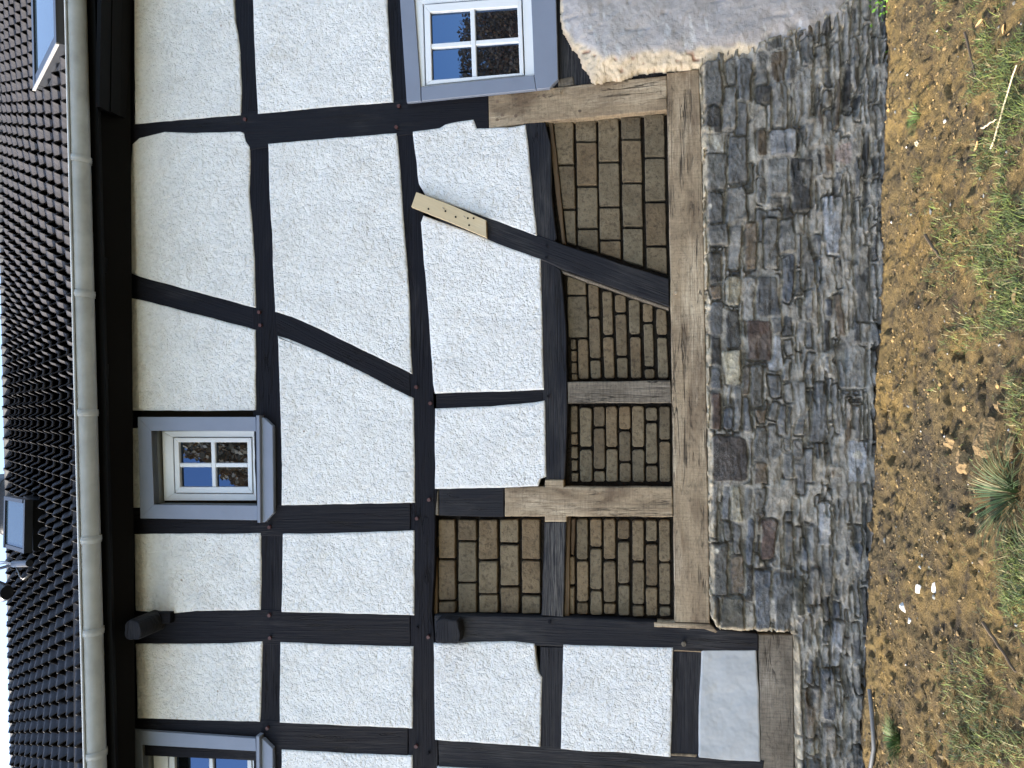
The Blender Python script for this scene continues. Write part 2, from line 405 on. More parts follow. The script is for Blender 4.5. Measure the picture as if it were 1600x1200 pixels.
# ------------------------------------------------------------------ the house
house = empty('timber_framed_house', (0, .5, 0))
tag(house, 'half-timbered house with black beams, white plaster, bare clay bricks and grey stone plinth', 'house')
def part(o): o.matrix_parent_inverse = house.matrix_world.inverted() if False else Matrix.Translation((0, -.5, 0)); return o
H = house
_link = link
def link(name, me, mat, parent=None, smooth=False):
    o = _link(name, me, mat, parent, smooth)
    if parent is H: part(o)
    return o
XL, XR = -13.0, 5.2
mb = MB(); mb.box((XL, .14, -.1), (XR, 7.5, at(185, 600).z)); mb.build('inner_wall', M['core'], H)

# --- timbers (outlines traced on the wall plane)
TOP, BOT = -230, 1420       # the picture's upper / lower side, extended past the frame
def timber(name, pts, mat='black', yf=0.0, yb=.13, wob=.0021, label=None, step=.02):
    o = slab(name, pts, yf, yb, M[mat], H, rings=((0, .006), (.003, .0015), (.007, 0)), wob=wob, step=step)
    if label: o['label'] = label
    return o
timber('wall_plate', [(150, TOP), (209, TOP), (209, 192), (203, 222), (200, 440), (203, 640), (201, 668), (204, 796), (213, 830), (216, 1130), (215, BOT), (165, BOT)], yf=.004)
timber('rail', [(361, TOP), (402, TOP), (403, 179), (372, 181)])
timber('rail', [(384, 214), (422, 222), (425, 300), (429, 362), (431, 425), (433, 490), (438, 524), (441, 600), (445, 700), (445, 800), (400, 800), (395, 641), (394, 515), (393, 400), (384, 300)])
timber('rail', [(403, 828), (446, 828), (444, 962), (402, 962)])
timber('rail', [(403, 997), (444, 998), (441, 1138), (400, 1136)])
timber('rail', [(396, 1165), (444, 1165), (445, BOT), (396, BOT)])
# storey beam in two lengths either side of the long post
timber('storey_beam', [(597, TOP), (626, TOP), (636, 120), (641, 161.5), (609, 165)])
timber('storey_beam', [(614, 208), (650, 204.5), (659, 287), (663, 347), (669, 412), (676, 500), (683, 615), (684, 764), (680, 800), (679, 900), (675, 955), (680, 1005), (684, 1157), (687, BOT), (638, BOT), (638, 1130), (641, 1010), (642, 830), (641, 622), (638, 550), (631, 412), (623, 300)])
timber('post', [(196, 186), (376, 175), (402, 173), (615, 156), (700, 150), (763, 147), (764, 202), (750, 206), (680, 208), (640, 211), (420, 230), (390, 235), (380, 222), (257, 211), (200, 226)], yf=-.004, label='long black post beside the upper right window')
timber('post', [(196, 790), (405, 800), (440, 785), (560, 784), (641.5, 783), (641.5, 835), (441, 838), (409, 838), (196, 838)], yf=-.003)
timber('post', [(205, 948), (265, 957), (307, 951), (399, 951), (439, 953), (641.5, 957), (641.5, 1014), (436, 1008), (403, 1006), (350, 1009), (205, 1010)], yf=-.003)
timber('post', [(205, 1119), (300, 1122), (399, 1124), (436, 1126), (525, 1130), (638, 1135), (638, 1185), (525, 1180), (439, 1175), (420, 1190), (205, 1180)], yf=-.003)
timber('brace', [(188, 417), (232, 433), (395, 477), (398, 519), (230, 475), (188, 467)], yf=.002)
timber('brace', [(431, 483), (456, 491), (500, 511), (641, 580), (642, 624), (600, 604), (505, 557), (450, 534), (431, 530)], yf=-.0035)
timber('post', [(686, 761), (788, 758), (788, 808), (686, 805.5)], 'worn', label='short black post length above the new oak splice')
timber('filler_block', [(680.5, 767), (685, 767), (685, 805), (680, 805)], 'oakg', yf=.006)
timber('post', [(679, 961), (800, 963), (900, 965), (1022, 971.5), (1100, 981), (1184, 990), (1184.5, 1017), (1096, 1018), (1052, 1016), (880, 1011), (799, 1006), (680, 1009)], 'worn', yf=-.002, label='weathered black post beside the lowest brick panels')
timber('post', [(685, 1153), (844, 1164), (876, 1167), (960, 1173), (1048, 1180), (1091, 1182), (1195, 1188), (1190, 1232), (850, 1212), (685, 1203)], 'worn')
timber('rail', [(817, 190), (852, 190.5), (861, 225), (862, 282), (862, 300), (870, 372), (866, 378), (836, 366), (829, 300), (820, 225)], 'worn')
timber('rail', [(842, 400), (870, 417), (876, 422), (880, 455), (885, 525), (886, 599), (887, 640), (885, 700), (882, 749), (852, 749.5), (849, 675), (847, 609), (843, 500)], 'worn')
timber('rail', [(851, 816), (884.5, 816), (880, 964), (846, 962)], 'scratched', label='short rail with scratched grey paint')
timber('rail', [(844, 1010), (882, 1011), (881, 1170), (841, 1166)], 'worn')
timber('rail', [(675, 611), (848, 606), (849, 628), (676, 641)])
timber('brace', [(684, 312), (760, 338), (839, 367), (882, 383), (1045, 436), (1046, 479.5), (875, 420), (845, 406), (799, 390), (757, 374), (684, 344)], 'worn', yf=-.005, label='slanting black brace running down to the new oak sill')
timber('bare_edge', [(876, 421), (960, 450), (1045, 479.8), (1045, 484.5), (960, 455), (880, 427)], 'oakg', yf=.012, yb=.1)
timber('rail', [(1052, 1017), (1097, 1018), (1092, 1179), (1046, 1178)], 'worn', yf=.006, label='deeply cracked black rail above the smooth plaster')
for pts in ([(1053, 1012), (1095, 1013), (1096, 1020), (1053, 1018)], [(1047, 1178), (1089, 1179), (1089, 1186), (1047, 1184)]):
    timber('oak_wedge', pts, 'oak', yf=.001)
# new oak repairs
timber('oak_post', [(762.5, 150), (800, 144), (860, 137), (950, 128), (1041.5, 118), (1042, 171.5), (920, 184), (800, 195), (763.5, 200)], 'oak', yf=-.002, label='fresh oak post end with round plugs beside the big brick panel')
timber('oak_sill', [(1042, 113.5), (1092, 108), (1098, 300), (1103, 600), (1107, 820), (1109, 974), (1054, 972), (1051.5, 700), (1047.5, 450), (1044, 250)], 'oak', yf=0.0, label='long new oak sill above the stone plinth')
timber('oak_sill', [(1022, 972.5), (1109, 976), (1122, 987), (1118, 989.5), (1100, 983), (1022, 980)], 'oak', yf=-.006)
timber('oak_post', [(788.5, 761), (851, 760.5), (852, 749.7), (880.5, 749.7), (881, 761), (1050.5, 761.5), (1051.5, 807.5), (885.5, 807), (885.5, 815.5), (851.5, 815.5), (851, 807), (788.5, 807)], 'oak', yf=-.003, label='pale new oak splice with cross arms between brick panels')
timber('oak_post', [(887, 597), (1047.5, 594.5), (1049.5, 629.5), (887, 630.5)], 'oakg', yf=.004, label='short grey oak post between two brick panels')
timber('oak_sill', [(1185, 991), (1239, 992), (1241, 1182), (1243, BOT), (1192, BOT), (1189, 1192), (1187, 1075)], 'oakg', yf=.004, label='lower new oak sill under the smooth plaster panel')
# battens showing inside the gaps
timber('batten', [(857, 190), (863.5, 190), (872, 265), (884, 382), (878, 380), (868, 300)], 'batten', yf=.03, yb=.1)
timber('batten', [(885, 808), (891, 808), (889, 964), (882, 964)], 'batten', yf=.03, yb=.1)
timber('batten', [(893, 811), (899, 811), (897, 868), (892, 866)], 'batten', yf=.05, yb=.1)
timber('batten', [(676, 800), (682, 808), (684, 960), (676, 960)], 'batten', yf=.045, yb=.1)
# dark old timber behind the broken render, upper right
timber('rail', [(868, TOP), (905, TOP), (920, 40), (960, 117), (945, 129), (868, 137), (866, 130)], 'worn', yf=.012)
timber('sill_beam', [(905, TOP), (1095, TOP), (1093, 109), (1040, 117), (950, 128), (915, 90)], 'worn', yf=.02)
timber('post_stub', [(872, 124), (895, 119), (897, 132), (872, 135)], 'oakg', yf=.004)

# --- plaster panels
PR = ((0, .010), (.003, .004), (.008, .001), (.013, 0))
def panel(pts, mat='plaster', yf=-.009, name='plaster_panel', label=None, wob=.0018):
    o = slab(name, pts, yf, .05, M[mat], H, rings=PR, wob=wob, step=.014, smooth=True)
    if label: o['label'] = label
    return o
panel([(207, TOP), (210, 194), (376, 180), (377, 132), (375, 82), (372, 55), (367, 32), (365, 0), (362, TOP)])
panel([(391, TOP), (394.5, 0), (396, 62), (402, 178), (510, 168), (615, 160), (609, 82), (605, 0), (596, TOP)])
panel([(206, 225), (217, 215), (257, 205), (307, 207), (375, 205), (381, 207), (384, 220), (390, 229), (391, 250), (389, 300), (394, 360), (397, 400), (399, 481), (232, 436), (210, 429), (195, 422), (194, 375), (199, 342), (201, 300)])
panel([(195, 464), (230, 471), (399, 515), (399, 641), (317, 642), (205, 641), (202, 615), (201, 600), (196, 525), (195, 495)])
panel([(202, 669), (226, 668), (228, 794), (207, 794), (205, 775)])
panel([(209, 834), (407, 833), (408, 882), (407, 954), (307, 955), (265, 960), (211, 955)])
panel([(211, 1006), (350, 1005), (410, 1002), (406, 1129), (399, 1128), (300, 1126), (214, 1123)])
panel([(418, 224), (520, 215), (620, 207), (626, 280), (631, 350), (636, 412), (640, 475), (642, 550), (644, 585), (575, 552), (500, 515), (455, 495), (429, 487), (426, 425), (424, 362), (420, 300)])
panel([(433, 524), (450, 529), (505, 552), (575, 585), (600, 599), (646, 622), (647, 675), (648, 786), (439, 790), (439, 700), (436, 600)])
panel([(441, 834), (540, 832), (647, 829), (647, 962), (439, 957)])
panel([(437, 1003), (500, 1006), (646, 1010), (644, 1139), (525, 1134), (436, 1130)])
panel([(439, 1171), (525, 1176), (644, 1181), (645, BOT), (441, BOT)])
panel([(644, 205), (672, 201), (687, 199), (695, 194), (712, 190), (740, 186), (745, 200), (757, 200), (799, 198), (821, 194), (825, 225), (831, 287), (833, 310), (839, 369), (800, 355), (757, 339), (664, 305), (654, 287)], label='white plaster panel with a torn upper corner beside the fresh oak post', wob=.002)
panel([(661, 336), (700, 350), (757, 371), (799, 388), (845, 404), (845, 412), (847, 500), (850, 609), (799, 611), (679, 615), (676, 599), (670, 500), (662, 412), (657, 347)])
panel([(679, 638), (762, 635), (799, 632), (832, 629), (851, 626), (852, 675), (853, 745), (844, 748), (841, 760), (785, 762), (679, 764)], wob=.0018)
panel([(677, 1005), (799, 1002), (835, 1006), (837, 1025), (841, 1050), (847, 1059), (844, 1168), (800, 1165), (679, 1157)])
panel([(880, 1007), (920, 1009), (1052, 1012), (1050, 1125), (1048, 1184), (960, 1176), (912, 1175), (876, 1171), (879, 1050)], label='white plaster panel flecked with brown pits', wob=.0016)
panel([(682, 1198), (850, 1206), (1187, 1230), (1187, BOT), (682, BOT)])
panel([(1096, 1014), (1182, 1014), (1186, 1075), (1189, 1192), (1140, 1190), (1091, 1185), (1092, 1100)], 'smooth', yf=-.002, label='smooth bluish grey plaster panel', wob=.0015)
panel([(868, BOT-140), (868, BOT-138), (869, BOT-138)], yf=.03) if False else None

# --- weathered grey render with a broken cream edge, upper right
rp = [(868, TOP), (872, 0), (875, 32), (885, 55), (890, 67), (900, 72), (905, 84), (910, 95), (918, 108), (925, 122), (940, 122), (955, 117), (968, 118), (980, 115), (990, 107), (1017, 104), (1050, 100), (1077, 102), (1097, 95), (1125, 90), (1162, 82), (1200, 77), (1212, 64), (1237, 72), (1247, 54), (1257, 67), (1270, 60), (1282, 54), (1305, 39), (1325, 40), (1337, 30), (1335, 15), (1338, 0), (1340, TOP)]
ry = -.085
c0, c1 = at(1345, 140, ry), at(860, TOP, ry)
xs = np.arange(at(900, 135, ry).x-.05, at(900, TOP, ry).x, .008); zs = np.arange(c0.z-.03, at(862, 0, ry).z+.1, .008)
X, Z = np.meshgrid(xs, zs, indexing='ij'); U, V = proj(X, np.full(X.shape, ry), Z)
Uw = U+(fbm(X*25, Z*25, 3, 4)-.5)*7; Vw = V+(fbm(X*25+9, Z*25, 3, 8)-.5)*7
sd = poly_sd(Uw, Vw, rp); keep = sd > 0
band = 19+14*(fbm(X*5, Z*5, 3, 12)-.5)*2
uu_ = np.clip((U-880)/60, 0, 1)*np.clip((1215-U)/60, 0.0, 1)
cream = 1-sstep(sd, band*.75*uu_+2, band*uu_+7)
Y = ry+.045*(1-sstep(sd, 0, 34))+.018*(1-sstep(sd, 0, 5))+(fbm(X*4, Z*4, 3, 31)-.5)*.035+(1-np.abs(2*fbm(X*22, Z*22, 3, 40)-1))*-.004+(fbm(X*60, Z*60, 2, 41)-.5)*.005*(1+2*cream)
pit = sstep(vnoise(X*30, Z*30, 90), .8, .95)*cream; Y = Y+pit*.012
Y = Y-(fbm(X*9, Z*6, 4, 92)-.5)*.016*(1-cream)+sstep(vnoise(X*24, Z*18, 94), .86, .95)*.008*(1-cream)
scr = sstep(fbm(X*7+Z*5, Z*34-X*9, 4, 51), .66, .74)*sstep(fbm(X*4, Z*4, 2, 52), .4, .55)
base = np.array([.335, .312, .300]); crm = np.array([.56, .46, .33]); scr_col = np.array([.5, .49, .48])
C = base*(0.8+.4*fbm(X*3, Z*3, 4, 66))[..., None]; C = C*(1-.7*scr[..., None])+scr_col*.7*scr[..., None]  # scratches blended in with their own pale colour
C = C*(1-cream[..., None])+crm*(.75+.4*fbm(X*20, Z*20, 3, 67))[..., None]*cream[..., None]
C = C*(1-pit[..., None])+np.array([.25, .13, .08])*pit[..., None]
edge = ~keep; Y = np.where(edge, .05, Y)
o = raw_mesh('weathered_render', np.stack([X, Y, Z], -1).reshape(-1, 3), grid_faces(len(xs), len(zs), keep), M['render'], H, C.reshape(-1, 3))
o['label'] = 'thick grey weathered render with a broken cream edge'

# --- stone plinth
SY = -.062
T = []  # traced stones: u0, v0, u1, v1, colour
def st(s): 
    for q in s.split(';'):
        a = q.split(); T.append((float(a[0]), float(a[1]), float(a[2]), float(a[3]), a[4]))
st('1098 95 1128 167 g;1136 88 1152 132 g;1153 88 1176 156 b;1182 82 1201 131 g;1206 82 1227 126 w;1229 94 1242 126 b;1183 133 1205 160 d;1130 135 1150 204 h;1151 158 1168 212 b;1101 168 1127 206 d;1208 130 1231 199 g;1244 111 1268 193 h;1276 74 1296 110 g;1203 202 1244 243 l;1139 215 1168 285 b;1200 247 1232 305 h;1236 246 1268 330 d;1303 225 1329 256 o;1103 240 1136 296 g;1212 78 1228 81 g;1252 60 1272 105 g')
st('1105 300 1130 345 b;1136 292 1167 346 h;1106 348 1138 386 g;1139 352 1158 418 h;1164 349 1182 420 w;1108 396 1127 440 d;1109 443 1128 468 w;1134 432 1157 480 t;1163 430 1180 502 h;1183 430 1217 494 b;1224 395 1241 473 n;1195 341 1215 418 g;1218 342 1240 394 g;1109 472 1130 522 b;1136 488 1158 545 d;1168 500 1205 563 r;1288 306 1314 400 l;1337 385 1360 505 g;1254 370 1272 452 h')
st('1110 526 1128 572 d;1131 548 1158 602 t;1110 577 1127 610 b;1110 614 1126 672 r;1160 574 1171 620 w;1173 572 1192 638 g;1129 636 1145 673 n;1146 606 1158 675 g;1160 622 1172 674 b;1113 683 1168 754 q;1218 630 1229 680 b;1270 598 1292 690 b;1310 540 1352 608 h;1326 690 1355 756 l;1295 728 1315 748 w;1347 628 1330 630 g')
st('1111 762 1121 842 g;1129 762 1140 812 b;1141 762 1158 815 t;1147 820 1158 868 g;1166 812 1177 883 n;1189 812 1212 876 r;1112 850 1137 930 g;1142 870 1162 928 w;1128 932 1164 987 k;1112 935 1124 983 n;1180 890 1204 988 n;1210 895 1239 990 b;1228 818 1240 885 d;1254 840 1263 893 n;1267 820 1280 880 h;1280 785 1298 850 l;1265 886 1284 945 d;1285 858 1300 930 g;1242 905 1256 962 k;1330 850 1345 888 n')
st('1243 1000 1254 1148 d;1259 1075 1281 1152 w;1285 1045 1306 1125 n;1286 1133 1306 1182 w;1262 1156 1280 1180 t;1300 970 1318 1045 l;1262 1030 1271 1066 n;1243 1188 1262 1225 b;1266 1190 1285 1240 g')
PALK = .82
PAL = dict(g=(.115, .110, .098), h=(.185, .175, .155), b=(.098, .098, .096), n=(.066, .072, .082), l=(.25, .25, .25), d=(.034, .032, .029), w=(.105, .075, .045),
           t=(.27, .24, .17), r=(.070, .042, .030), q=(.050, .040, .034), k=(.06, .055, .038), o=(.32, .25, .21))
ptop = [(1300, TOP), (1336, -20), (1300, 20), (1200, 60), (1093, 85), (1097, 200), (1103, 500), (1108, 760), (1110, 930), (1112, 965), (1119, 980), (1126, 986), (1180, 987.5), (1204, 989), (1237, 991), (1243, 1000), (1245, 1180), (1248, BOT), (1500, BOT), (1500, TOP)]
xs = np.arange(at(1300, BOT, SY).x, at(1300, TOP, SY).x, .0062); zs = np.arange(-.12, at(1085, 600, SY).z+.02, .0062)
X, Z = np.meshgrid(xs, zs, indexing='ij'); U, V = proj(X, np.full(X.shape, SY), Z)
wu = (fbm(X*9, Z*9, 2, 101)-.5)*5+(fbm(X*34, Z*34, 3, 104)-.5)*3.2; wv = (fbm(X*8+40, Z*9, 2, 102)-.5)*9+(fbm(X*34, Z*34, 3, 105)-.5)*4
UW, VW = U+wu, V+wv
sdm = poly_sd(U+(fbm(X*30, Z*30, 3, 7)-.5)*4, V+(fbm(X*30, Z*30, 3, 8)-.5)*4, ptop)
D = np.full(X.shape, -99.); Hh = np.zeros(X.shape); CC = np.zeros(X.shape+(3,)); rs = np.random.default_rng(5)
def rock(u0, v0, u1, v1, c, A, traced):
    global D, Hh, CC
    u0, u1 = min(u0, u1), max(u0, u1)
    cu, cv, hu, hv = (u0+u1)/2, (v0+v1)/2, (u1-u0)/2+.3, (v1-v0)/2+.3
    a = rs.normal(0, .035 if traced else .05)
    b = (np.abs(U-cu) < hu+26) & (np.abs(V-cv) < hv+34)
    if not b.any(): return
    x = UW[b]-cu; y = VW[b]-cv; x, y = x+a*y, y-a*x
    r = min(hu, hv)*rs.uniform(.2, .6) if min(hu, hv) < 12 else min(hu, hv)*.3
    if c == 'n' and hu < 10: r = hu*.95
    hu *= 1+.12*rs.normal()*(0 if traced else 1); tp = rs.normal(0, .12)   # taper
    qx = np.abs(x)/(1+tp*y/hv)-(hu-r); qy = np.abs(y)-(hv-r)
    d = -(np.hypot(np.maximum(qx, 0), np.maximum(qy, 0))+np.minimum(np.maximum(qx, qy), 0)-r)
    if not traced: d = np.minimum(d, -DT[b]-2.5)
    sel = d > D[b]
    tmp = D[b]; tmp[sel] = d[sel]; D[b] = tmp
    tilt = rs.normal(0, .28, 2); hgt = A*(1+tilt[0]*x/hu*1.5+tilt[1]*y/hv)
    t = Hh[b]; t[sel] = hgt[sel]; Hh[b] = t
    base = np.array(PAL[c])*PALK*rs.uniform(.72, 1.28); t = CC[b]; t[sel] = base; CC[b] = t
for q in T: rock(*q, rs.uniform(.008, .024), True)
DT = D.copy()
u = 1098
while u < 1420:
    hgt = rs.uniform(8, 15) if u > 1235 or rs.random() < .5 else rs.uniform(14, 24)
    v = TOP-rs.uniform(0, 60)
    while v < BOT:
        L = rs.uniform(26, 60) if hgt > 14 else rs.uniform(20, 90)
        if rs.random() < .80:
            rock(u+1.6+rs.normal(0, 1.2), v+2, u+hgt-1.6+rs.normal(0, 1.2), v+L-2, rs.choice(list('gghhbbdwnlgk'), p=[.12, .12, .14, .12, .09, .09, .14, .05, .03, .03, .03, .04]), rs.uniform(.004, .022), False)
        v += L+rs.uniform(0, 5)
    u += hgt+rs.uniform(.5, 4)
strat = fbm(U/3.2, V/38, 4, 201)-.5; rough = fbm(X*45, Z*70, 3, 202)-.5
prof = sstep(D, -.2, 2.6)
lowr = sstep(U, 1200, 1290); rope = 1-np.abs(2*fbm(X*9, Z*30, 4, 220)-1)
mort = (fbm(X*20, Z*34, 4, 203)-.5)*.022+.004+lowr*(rope-.6)*.024
crev = sstep(fbm(X*5.5+7, Z*30, 3, 221), .60, .70)*(.12+.88*lowr)
under = np.exp(-((D+.5)/1.3)**2)*sstep(fbm(X*7, Z*7, 2, 205), .34, .5)
bulge = (fbm(X*2.2, Z*2.6, 2, 206)-.5)*.035
out = SY-bulge-(prof*(Hh+strat*(.004+.014*lowr)+rough*.014)+(1-prof)*mort)+under*.042+crev*.046
low = sstep(U, 1290, 1370); out = out-.02*low*fbm(X*3, Z*3, 2, 9)
out = out+.035*(1-np.sqrt(np.clip(1-(1-np.clip(sdm/9, 0, 1))**2, 0, 1)))
keep = sdm > 0; out = np.where(keep, out, .06)
mc = np.array([.235, .214, .178])*(.78+.45*fbm(X*6, Z*6, 4, 211))[..., None]
warm = sstep(fbm(X*1.6, Z*1.6+3, 2, 213), .5, .66)[..., None]*np.clip((V-700)/400, 0, 1)[..., None]; mc = mc*(1-warm)+np.array([.175, .138, .092])*warm
pm = sstep(D, .1, 1.6)[..., None]
smear = (sstep(fbm(X*8, Z*14, 4, 215), .52, .62)*(.18+.55*sstep(U, 1210, 1300)))[..., None]   # mortar wiped over the stone faces
C = CC*(.8+.4*fbm(X*12, Z*20, 3, 212))[..., None]*pm*(1-smear)+mc*(1-pm*(1-smear))
for (bu, bv, br) in [(1108, 207, 10), (1113, 218, 9), (1120, 226, 8), (1106, 322, 6), (1118, 1100-240, 5), (1105, 668, 7), (1340, 712, 9), (1222, 663, 3), (1190, 880, 4), (1170, 984, 6)]:
    bl_ = (1-sstep(np.hypot(UW-bu, VW-bv), br*.6, br))[..., None]*.85; C = C*(1-bl_)+np.array([.42, .38, .30])*bl_
rim = (1-sstep(sdm, 3, 9))[..., None]; C = C*(1-rim)+np.array([.46, .38, .26])*(.5+.7*fbm(X*30, Z*30, 3, 214))[..., None]*rim
plin = raw_mesh('stone_plinth', np.stack([X, out, Z], -1).reshape(-1, 3), grid_faces(len(xs), len(zs), keep), M['stone'], H, C.reshape(-1, 3))
plin['label'] = 'grey slate rubble plinth with smeared mortar joints'

# --- clay brick infill
def clip_poly(p, a, b, c):   # keep a*u+b*v<=c
    out_ = []
    for i in range(len(p)):
        q, r_ = p[i], p[(i+1) % len(p)]; dq, dr = a*q[0]+b*q[1]-c, a*r_[0]+b*r_[1]-c
        if dq <= 0: out_.append(q)
        if dq*dr < 0: t = dq/(dq-dr); out_.append((q[0]+(r_[0]-q[0])*t, q[1]+(r_[1]-q[1])*t))
    return out_
def bricks(label, rects, drift, v0, back, clips=(), yf=.046):
    mb = MB(); cols = []; r_ = random.Random(len(rects)*7+int(v0))
    for (a, b, c, d) in rects:
        j = lambda s=.35: r_.uniform(-s, s)
        k = min(3.4, .15*(c-a)) if (c-a) < 22 else 1.3
        sh = lambda u_, v_: (u_+drift*(v_-v0), v_)
        q = [(a+k, b+j()), (c-k, b+j()), (c+j(), b+k), (c+j(), d-k), (c-k, d+j()), (a+k, d+j()), (a+j(), d-k), (a+j(), b+k)]
        q = [sh(*x) for x in q]
        for (e, f_, g_) in clips: q = clip_poly(q, e, f_, g_)
        if len(q) < 3 or abs(area(q)) < 25: continue
        n0 = len(mb.v); slab_into(mb, P(q, yf), yf+r_.uniform(-.003, .005), yf+.05, rings=((0, .006), (.002, .002), (.005, 0)), wob=.0019, step=.014, axis=(1., 0.), smooth=True)
        t_ = r_.uniform(.74, 1.22); w_ = r_.uniform(-.06, .07); cols += [(t_*(1+w_), t_, t_*(1-w_))]*(len(mb.v)-n0)
    o = mb.build('clay_bricks', M['brick'], H); o['label'] = label
    a = o.data.attributes.new('Col', 'FLOAT_COLOR', 'POINT'); a.data.foreach_set('color', np.array([(*c_, 1) for c_ in cols], dtype=np.float32).ravel())
    slab('mortar_bed', back, .088, .125, M['mortar'], H, step=.03, wob=0)
def lineclip(p, q, side, gap):   # half plane by line p-q; side=+1 keeps smaller v
    nx, ny = -(q[1]-p[1]), (q[0]-p[0]); L = math.hypot(nx, ny); nx /= L; ny /= L
    if ny*side < 0: nx, ny = -nx, -ny
    return (nx, ny, nx*p[0]+ny*p[1]-gap)
def cols_(spec):
    out_ = []
    for (a, c, vs_) in spec:
        for (b, d) in vs_: out_.append((a, b, c, d))
    return out_
bricks('large clay bricks in the upright panel under the fresh oak post', cols_([
    (865.5, 896, [(190, 256), (260, 325), (329, 390)]), (900, 931, [(188, 219), (223, 289), (292.5, 355), (359, 410)]),
    (934.5, 966, [(185, 251), (255, 321), (325, 373), (377, 420)]), (970.5, 1001, [(182, 216), (219.5, 284), (288, 353), (357.5, 430)]),
    (1006.5, 1037.5, [(179, 244), (248, 313), (317, 382), (386.5, 440)])]), .018, 190, [(852, 180), (1046, 165), (1050, 442), (860, 385)],
    [lineclip((882, 385), (1045, 437), 1, 8), lineclip((865, 217), (884, 382), -1, 1) if False else (-1, .115, -(865-.115*195))])
bricks('mixed large and narrow clay bricks below the slanting brace', cols_([
    (888, 917, [(432, 459.5), (463, 526.5)]), (891, 899, [(530, 545), (548.5, 564), (566.5, 583), (585, 594)]), (902, 917, [(530, 592)]),
    (920.5, 936.5, [(443, 494), (498, 559), (563, 591)]), (942, 957.5, [(455, 522), (527, 591)]), (962, 978.5, [(460, 487), (491, 555), (559, 591)]),
    (983.5, 999.5, [(468, 521), (527, 591)]), (1005, 1020, [(474, 502), (506, 572), (577, 591)]), (1026, 1041.5, [(482, 522), (527.5, 591)])]), .03, 500,
    [(878, 420), (1046, 477), (1052, 598), (884, 600)], [lineclip((875, 419), (1045, 479), -1, 7)])
bricks('narrow clay bricks in the square panel below the grey oak post', cols_([
    (892.5, 902.5, [(634, 675), (678, 695), (698, 716), (719, 736), (739, 753)]), (906.5, 924.5, [(637, 698), (703, 753)]), (928, 944.5, [(635, 666), (669.5, 732), (736.5, 753)]),
    (947, 964.5, [(635, 698.5), (702, 753)]), (968, 985, [(635, 670.5), (674.5, 720.5), (724, 753)]), (988, 1006.5, [(635, 698.5), (703, 753)]),
    (1009.6, 1027, [(637, 657), (661, 724), (728, 753)]), (1030.5, 1047, [(635, 686.5), (690.5, 753)])]), .008, 690, [(883, 626), (1052, 626), (1054, 762), (880, 762)])
bricks('narrow clay bricks in the bottom left corner panel above the sill', cols_([
    (889.5, 897.5, [(871, 913.5), (918, 960)]), (901.5, 918.5, [(811, 874), (877.5, 939.5), (942.5, 960)]), (922.5, 940, [(811, 854), (858, 920.5), (924, 961)]),
    (943.5, 961.5, [(811, 874), (878, 940.5), (943.5, 960)]), (966, 983, [(813, 842), (847, 911), (915, 962)]), (988.5, 1006, [(813, 876), (879.5, 944), (947, 964)]),
    (1009.5, 1027, [(813, 846), (851, 915), (918.5, 962)]), (1030.5, 1047, [(813, 877), (880.5, 945), (949, 963)])]), .004, 880, [(878, 804), (1055, 804), (1057, 975), (875, 968)])
bricks('large clay bricks in the panel beside the storey beam', cols_([
    (685.5, 711, [(812, 872.5), (876, 937), (941, 957)]), (716, 744, [(812, 844), (847.5, 909), (912.5, 957.5)]), (748.5, 777, [(812, 873.5), (878, 927), (930.5, 957.5)]),
    (782, 810, [(812, 847.5), (852, 914), (919, 958)]), (815.5, 843.5, [(812, 873.5), (877, 927), (932, 959)])]), .004, 880, [(672, 802), (856, 802), (856, 970), (672, 970)])

# --- pegs
def peg(u_, v_, r_, mat, yf=-.012, name='wooden_peg'):
    p = at(u_, v_, 0); mb = MB(); mb.tube([(p.x, .01, p.z), (p.x+random.uniform(-.004, .004), yf, p.z)], r_, 9); mb.build(name, mat, H)
for u_, v_ in [(406, 488), (408, 508), (624, 167), (620, 199), (651, 605), (673, 630), (671, 780), (652, 810), (422, 960), (423, 996), (419, 1136), (670, 994), (651, 1165), (422, 824), (384, 187)]:
    peg(u_, v_, .012, M['peg'], -.018)
for u_, v_ in [(854, 384), (854, 403), (859, 972), (857, 619), (652, 981), (670, 1177)]: peg(u_, v_, .010, M['black'], -.012)
for u_, v_ in [(777, 159), (806, 155), (850, 149), (777, 187), (785, 180), (806, 181), (906, 174), (1075, 981)]: peg(u_, v_, .011, M['pegoak'], -.0035)
peg(1056, 458, .010, M['oak'], -.022); peg(876, 144, .010, M['oak'], -.012); peg(1068, 1005, .014, M['oakg'], -.022)

# --- projecting joist ends
def stub(cu_, cv_, ru, rv, y1, y0=.0, mat='worn', sides=8, sq=.6, rot=0):
    mb = MB(); vs = []; n = 28
    rings = [(y0, 1.03), (y1+.02, 1.0), (y1+.004, .97), (y1, .9)]
    for k, (y, s) in enumerate(rings):
        c = at(cu_, cv_, y1)
        for i in range(n):
            a = 2*math.pi*i/n+rot; e = (abs(math.cos(a))**(2/sq)+abs(math.sin(a))**(2/sq))**(-sq/2)
            e *= 1+.04*math.sin(3*a+1)+.03*math.sin(7*a)
            sx = rv/250*s*e*math.cos(a); sz = ru/250*s*e*math.sin(a)
            vs.append((c.x+sx, y+random.uniform(-.002, .002), c.z+sz))
    fs = [(l*n+i, l*n+(i+1) % n, (l+1)*n+(i+1) % n, (l+1)*n+i) for l in range(3) for i in range(n)]
    mb.add(vs, fs, smooth=False); mb.add(vs[-n:], [tuple(range(n))]); return mb.build('joist_end', M[mat], H)
stub(699, 987, 20, 19, -.09, sq=.35)
stub(207, 985, 15, 16, -.26, sq=.6)
slab('corbel_block', [(246, 957), (266, 957), (266, 974), (248, 976)], -.05, 0, M['black'], H, wob=.001)

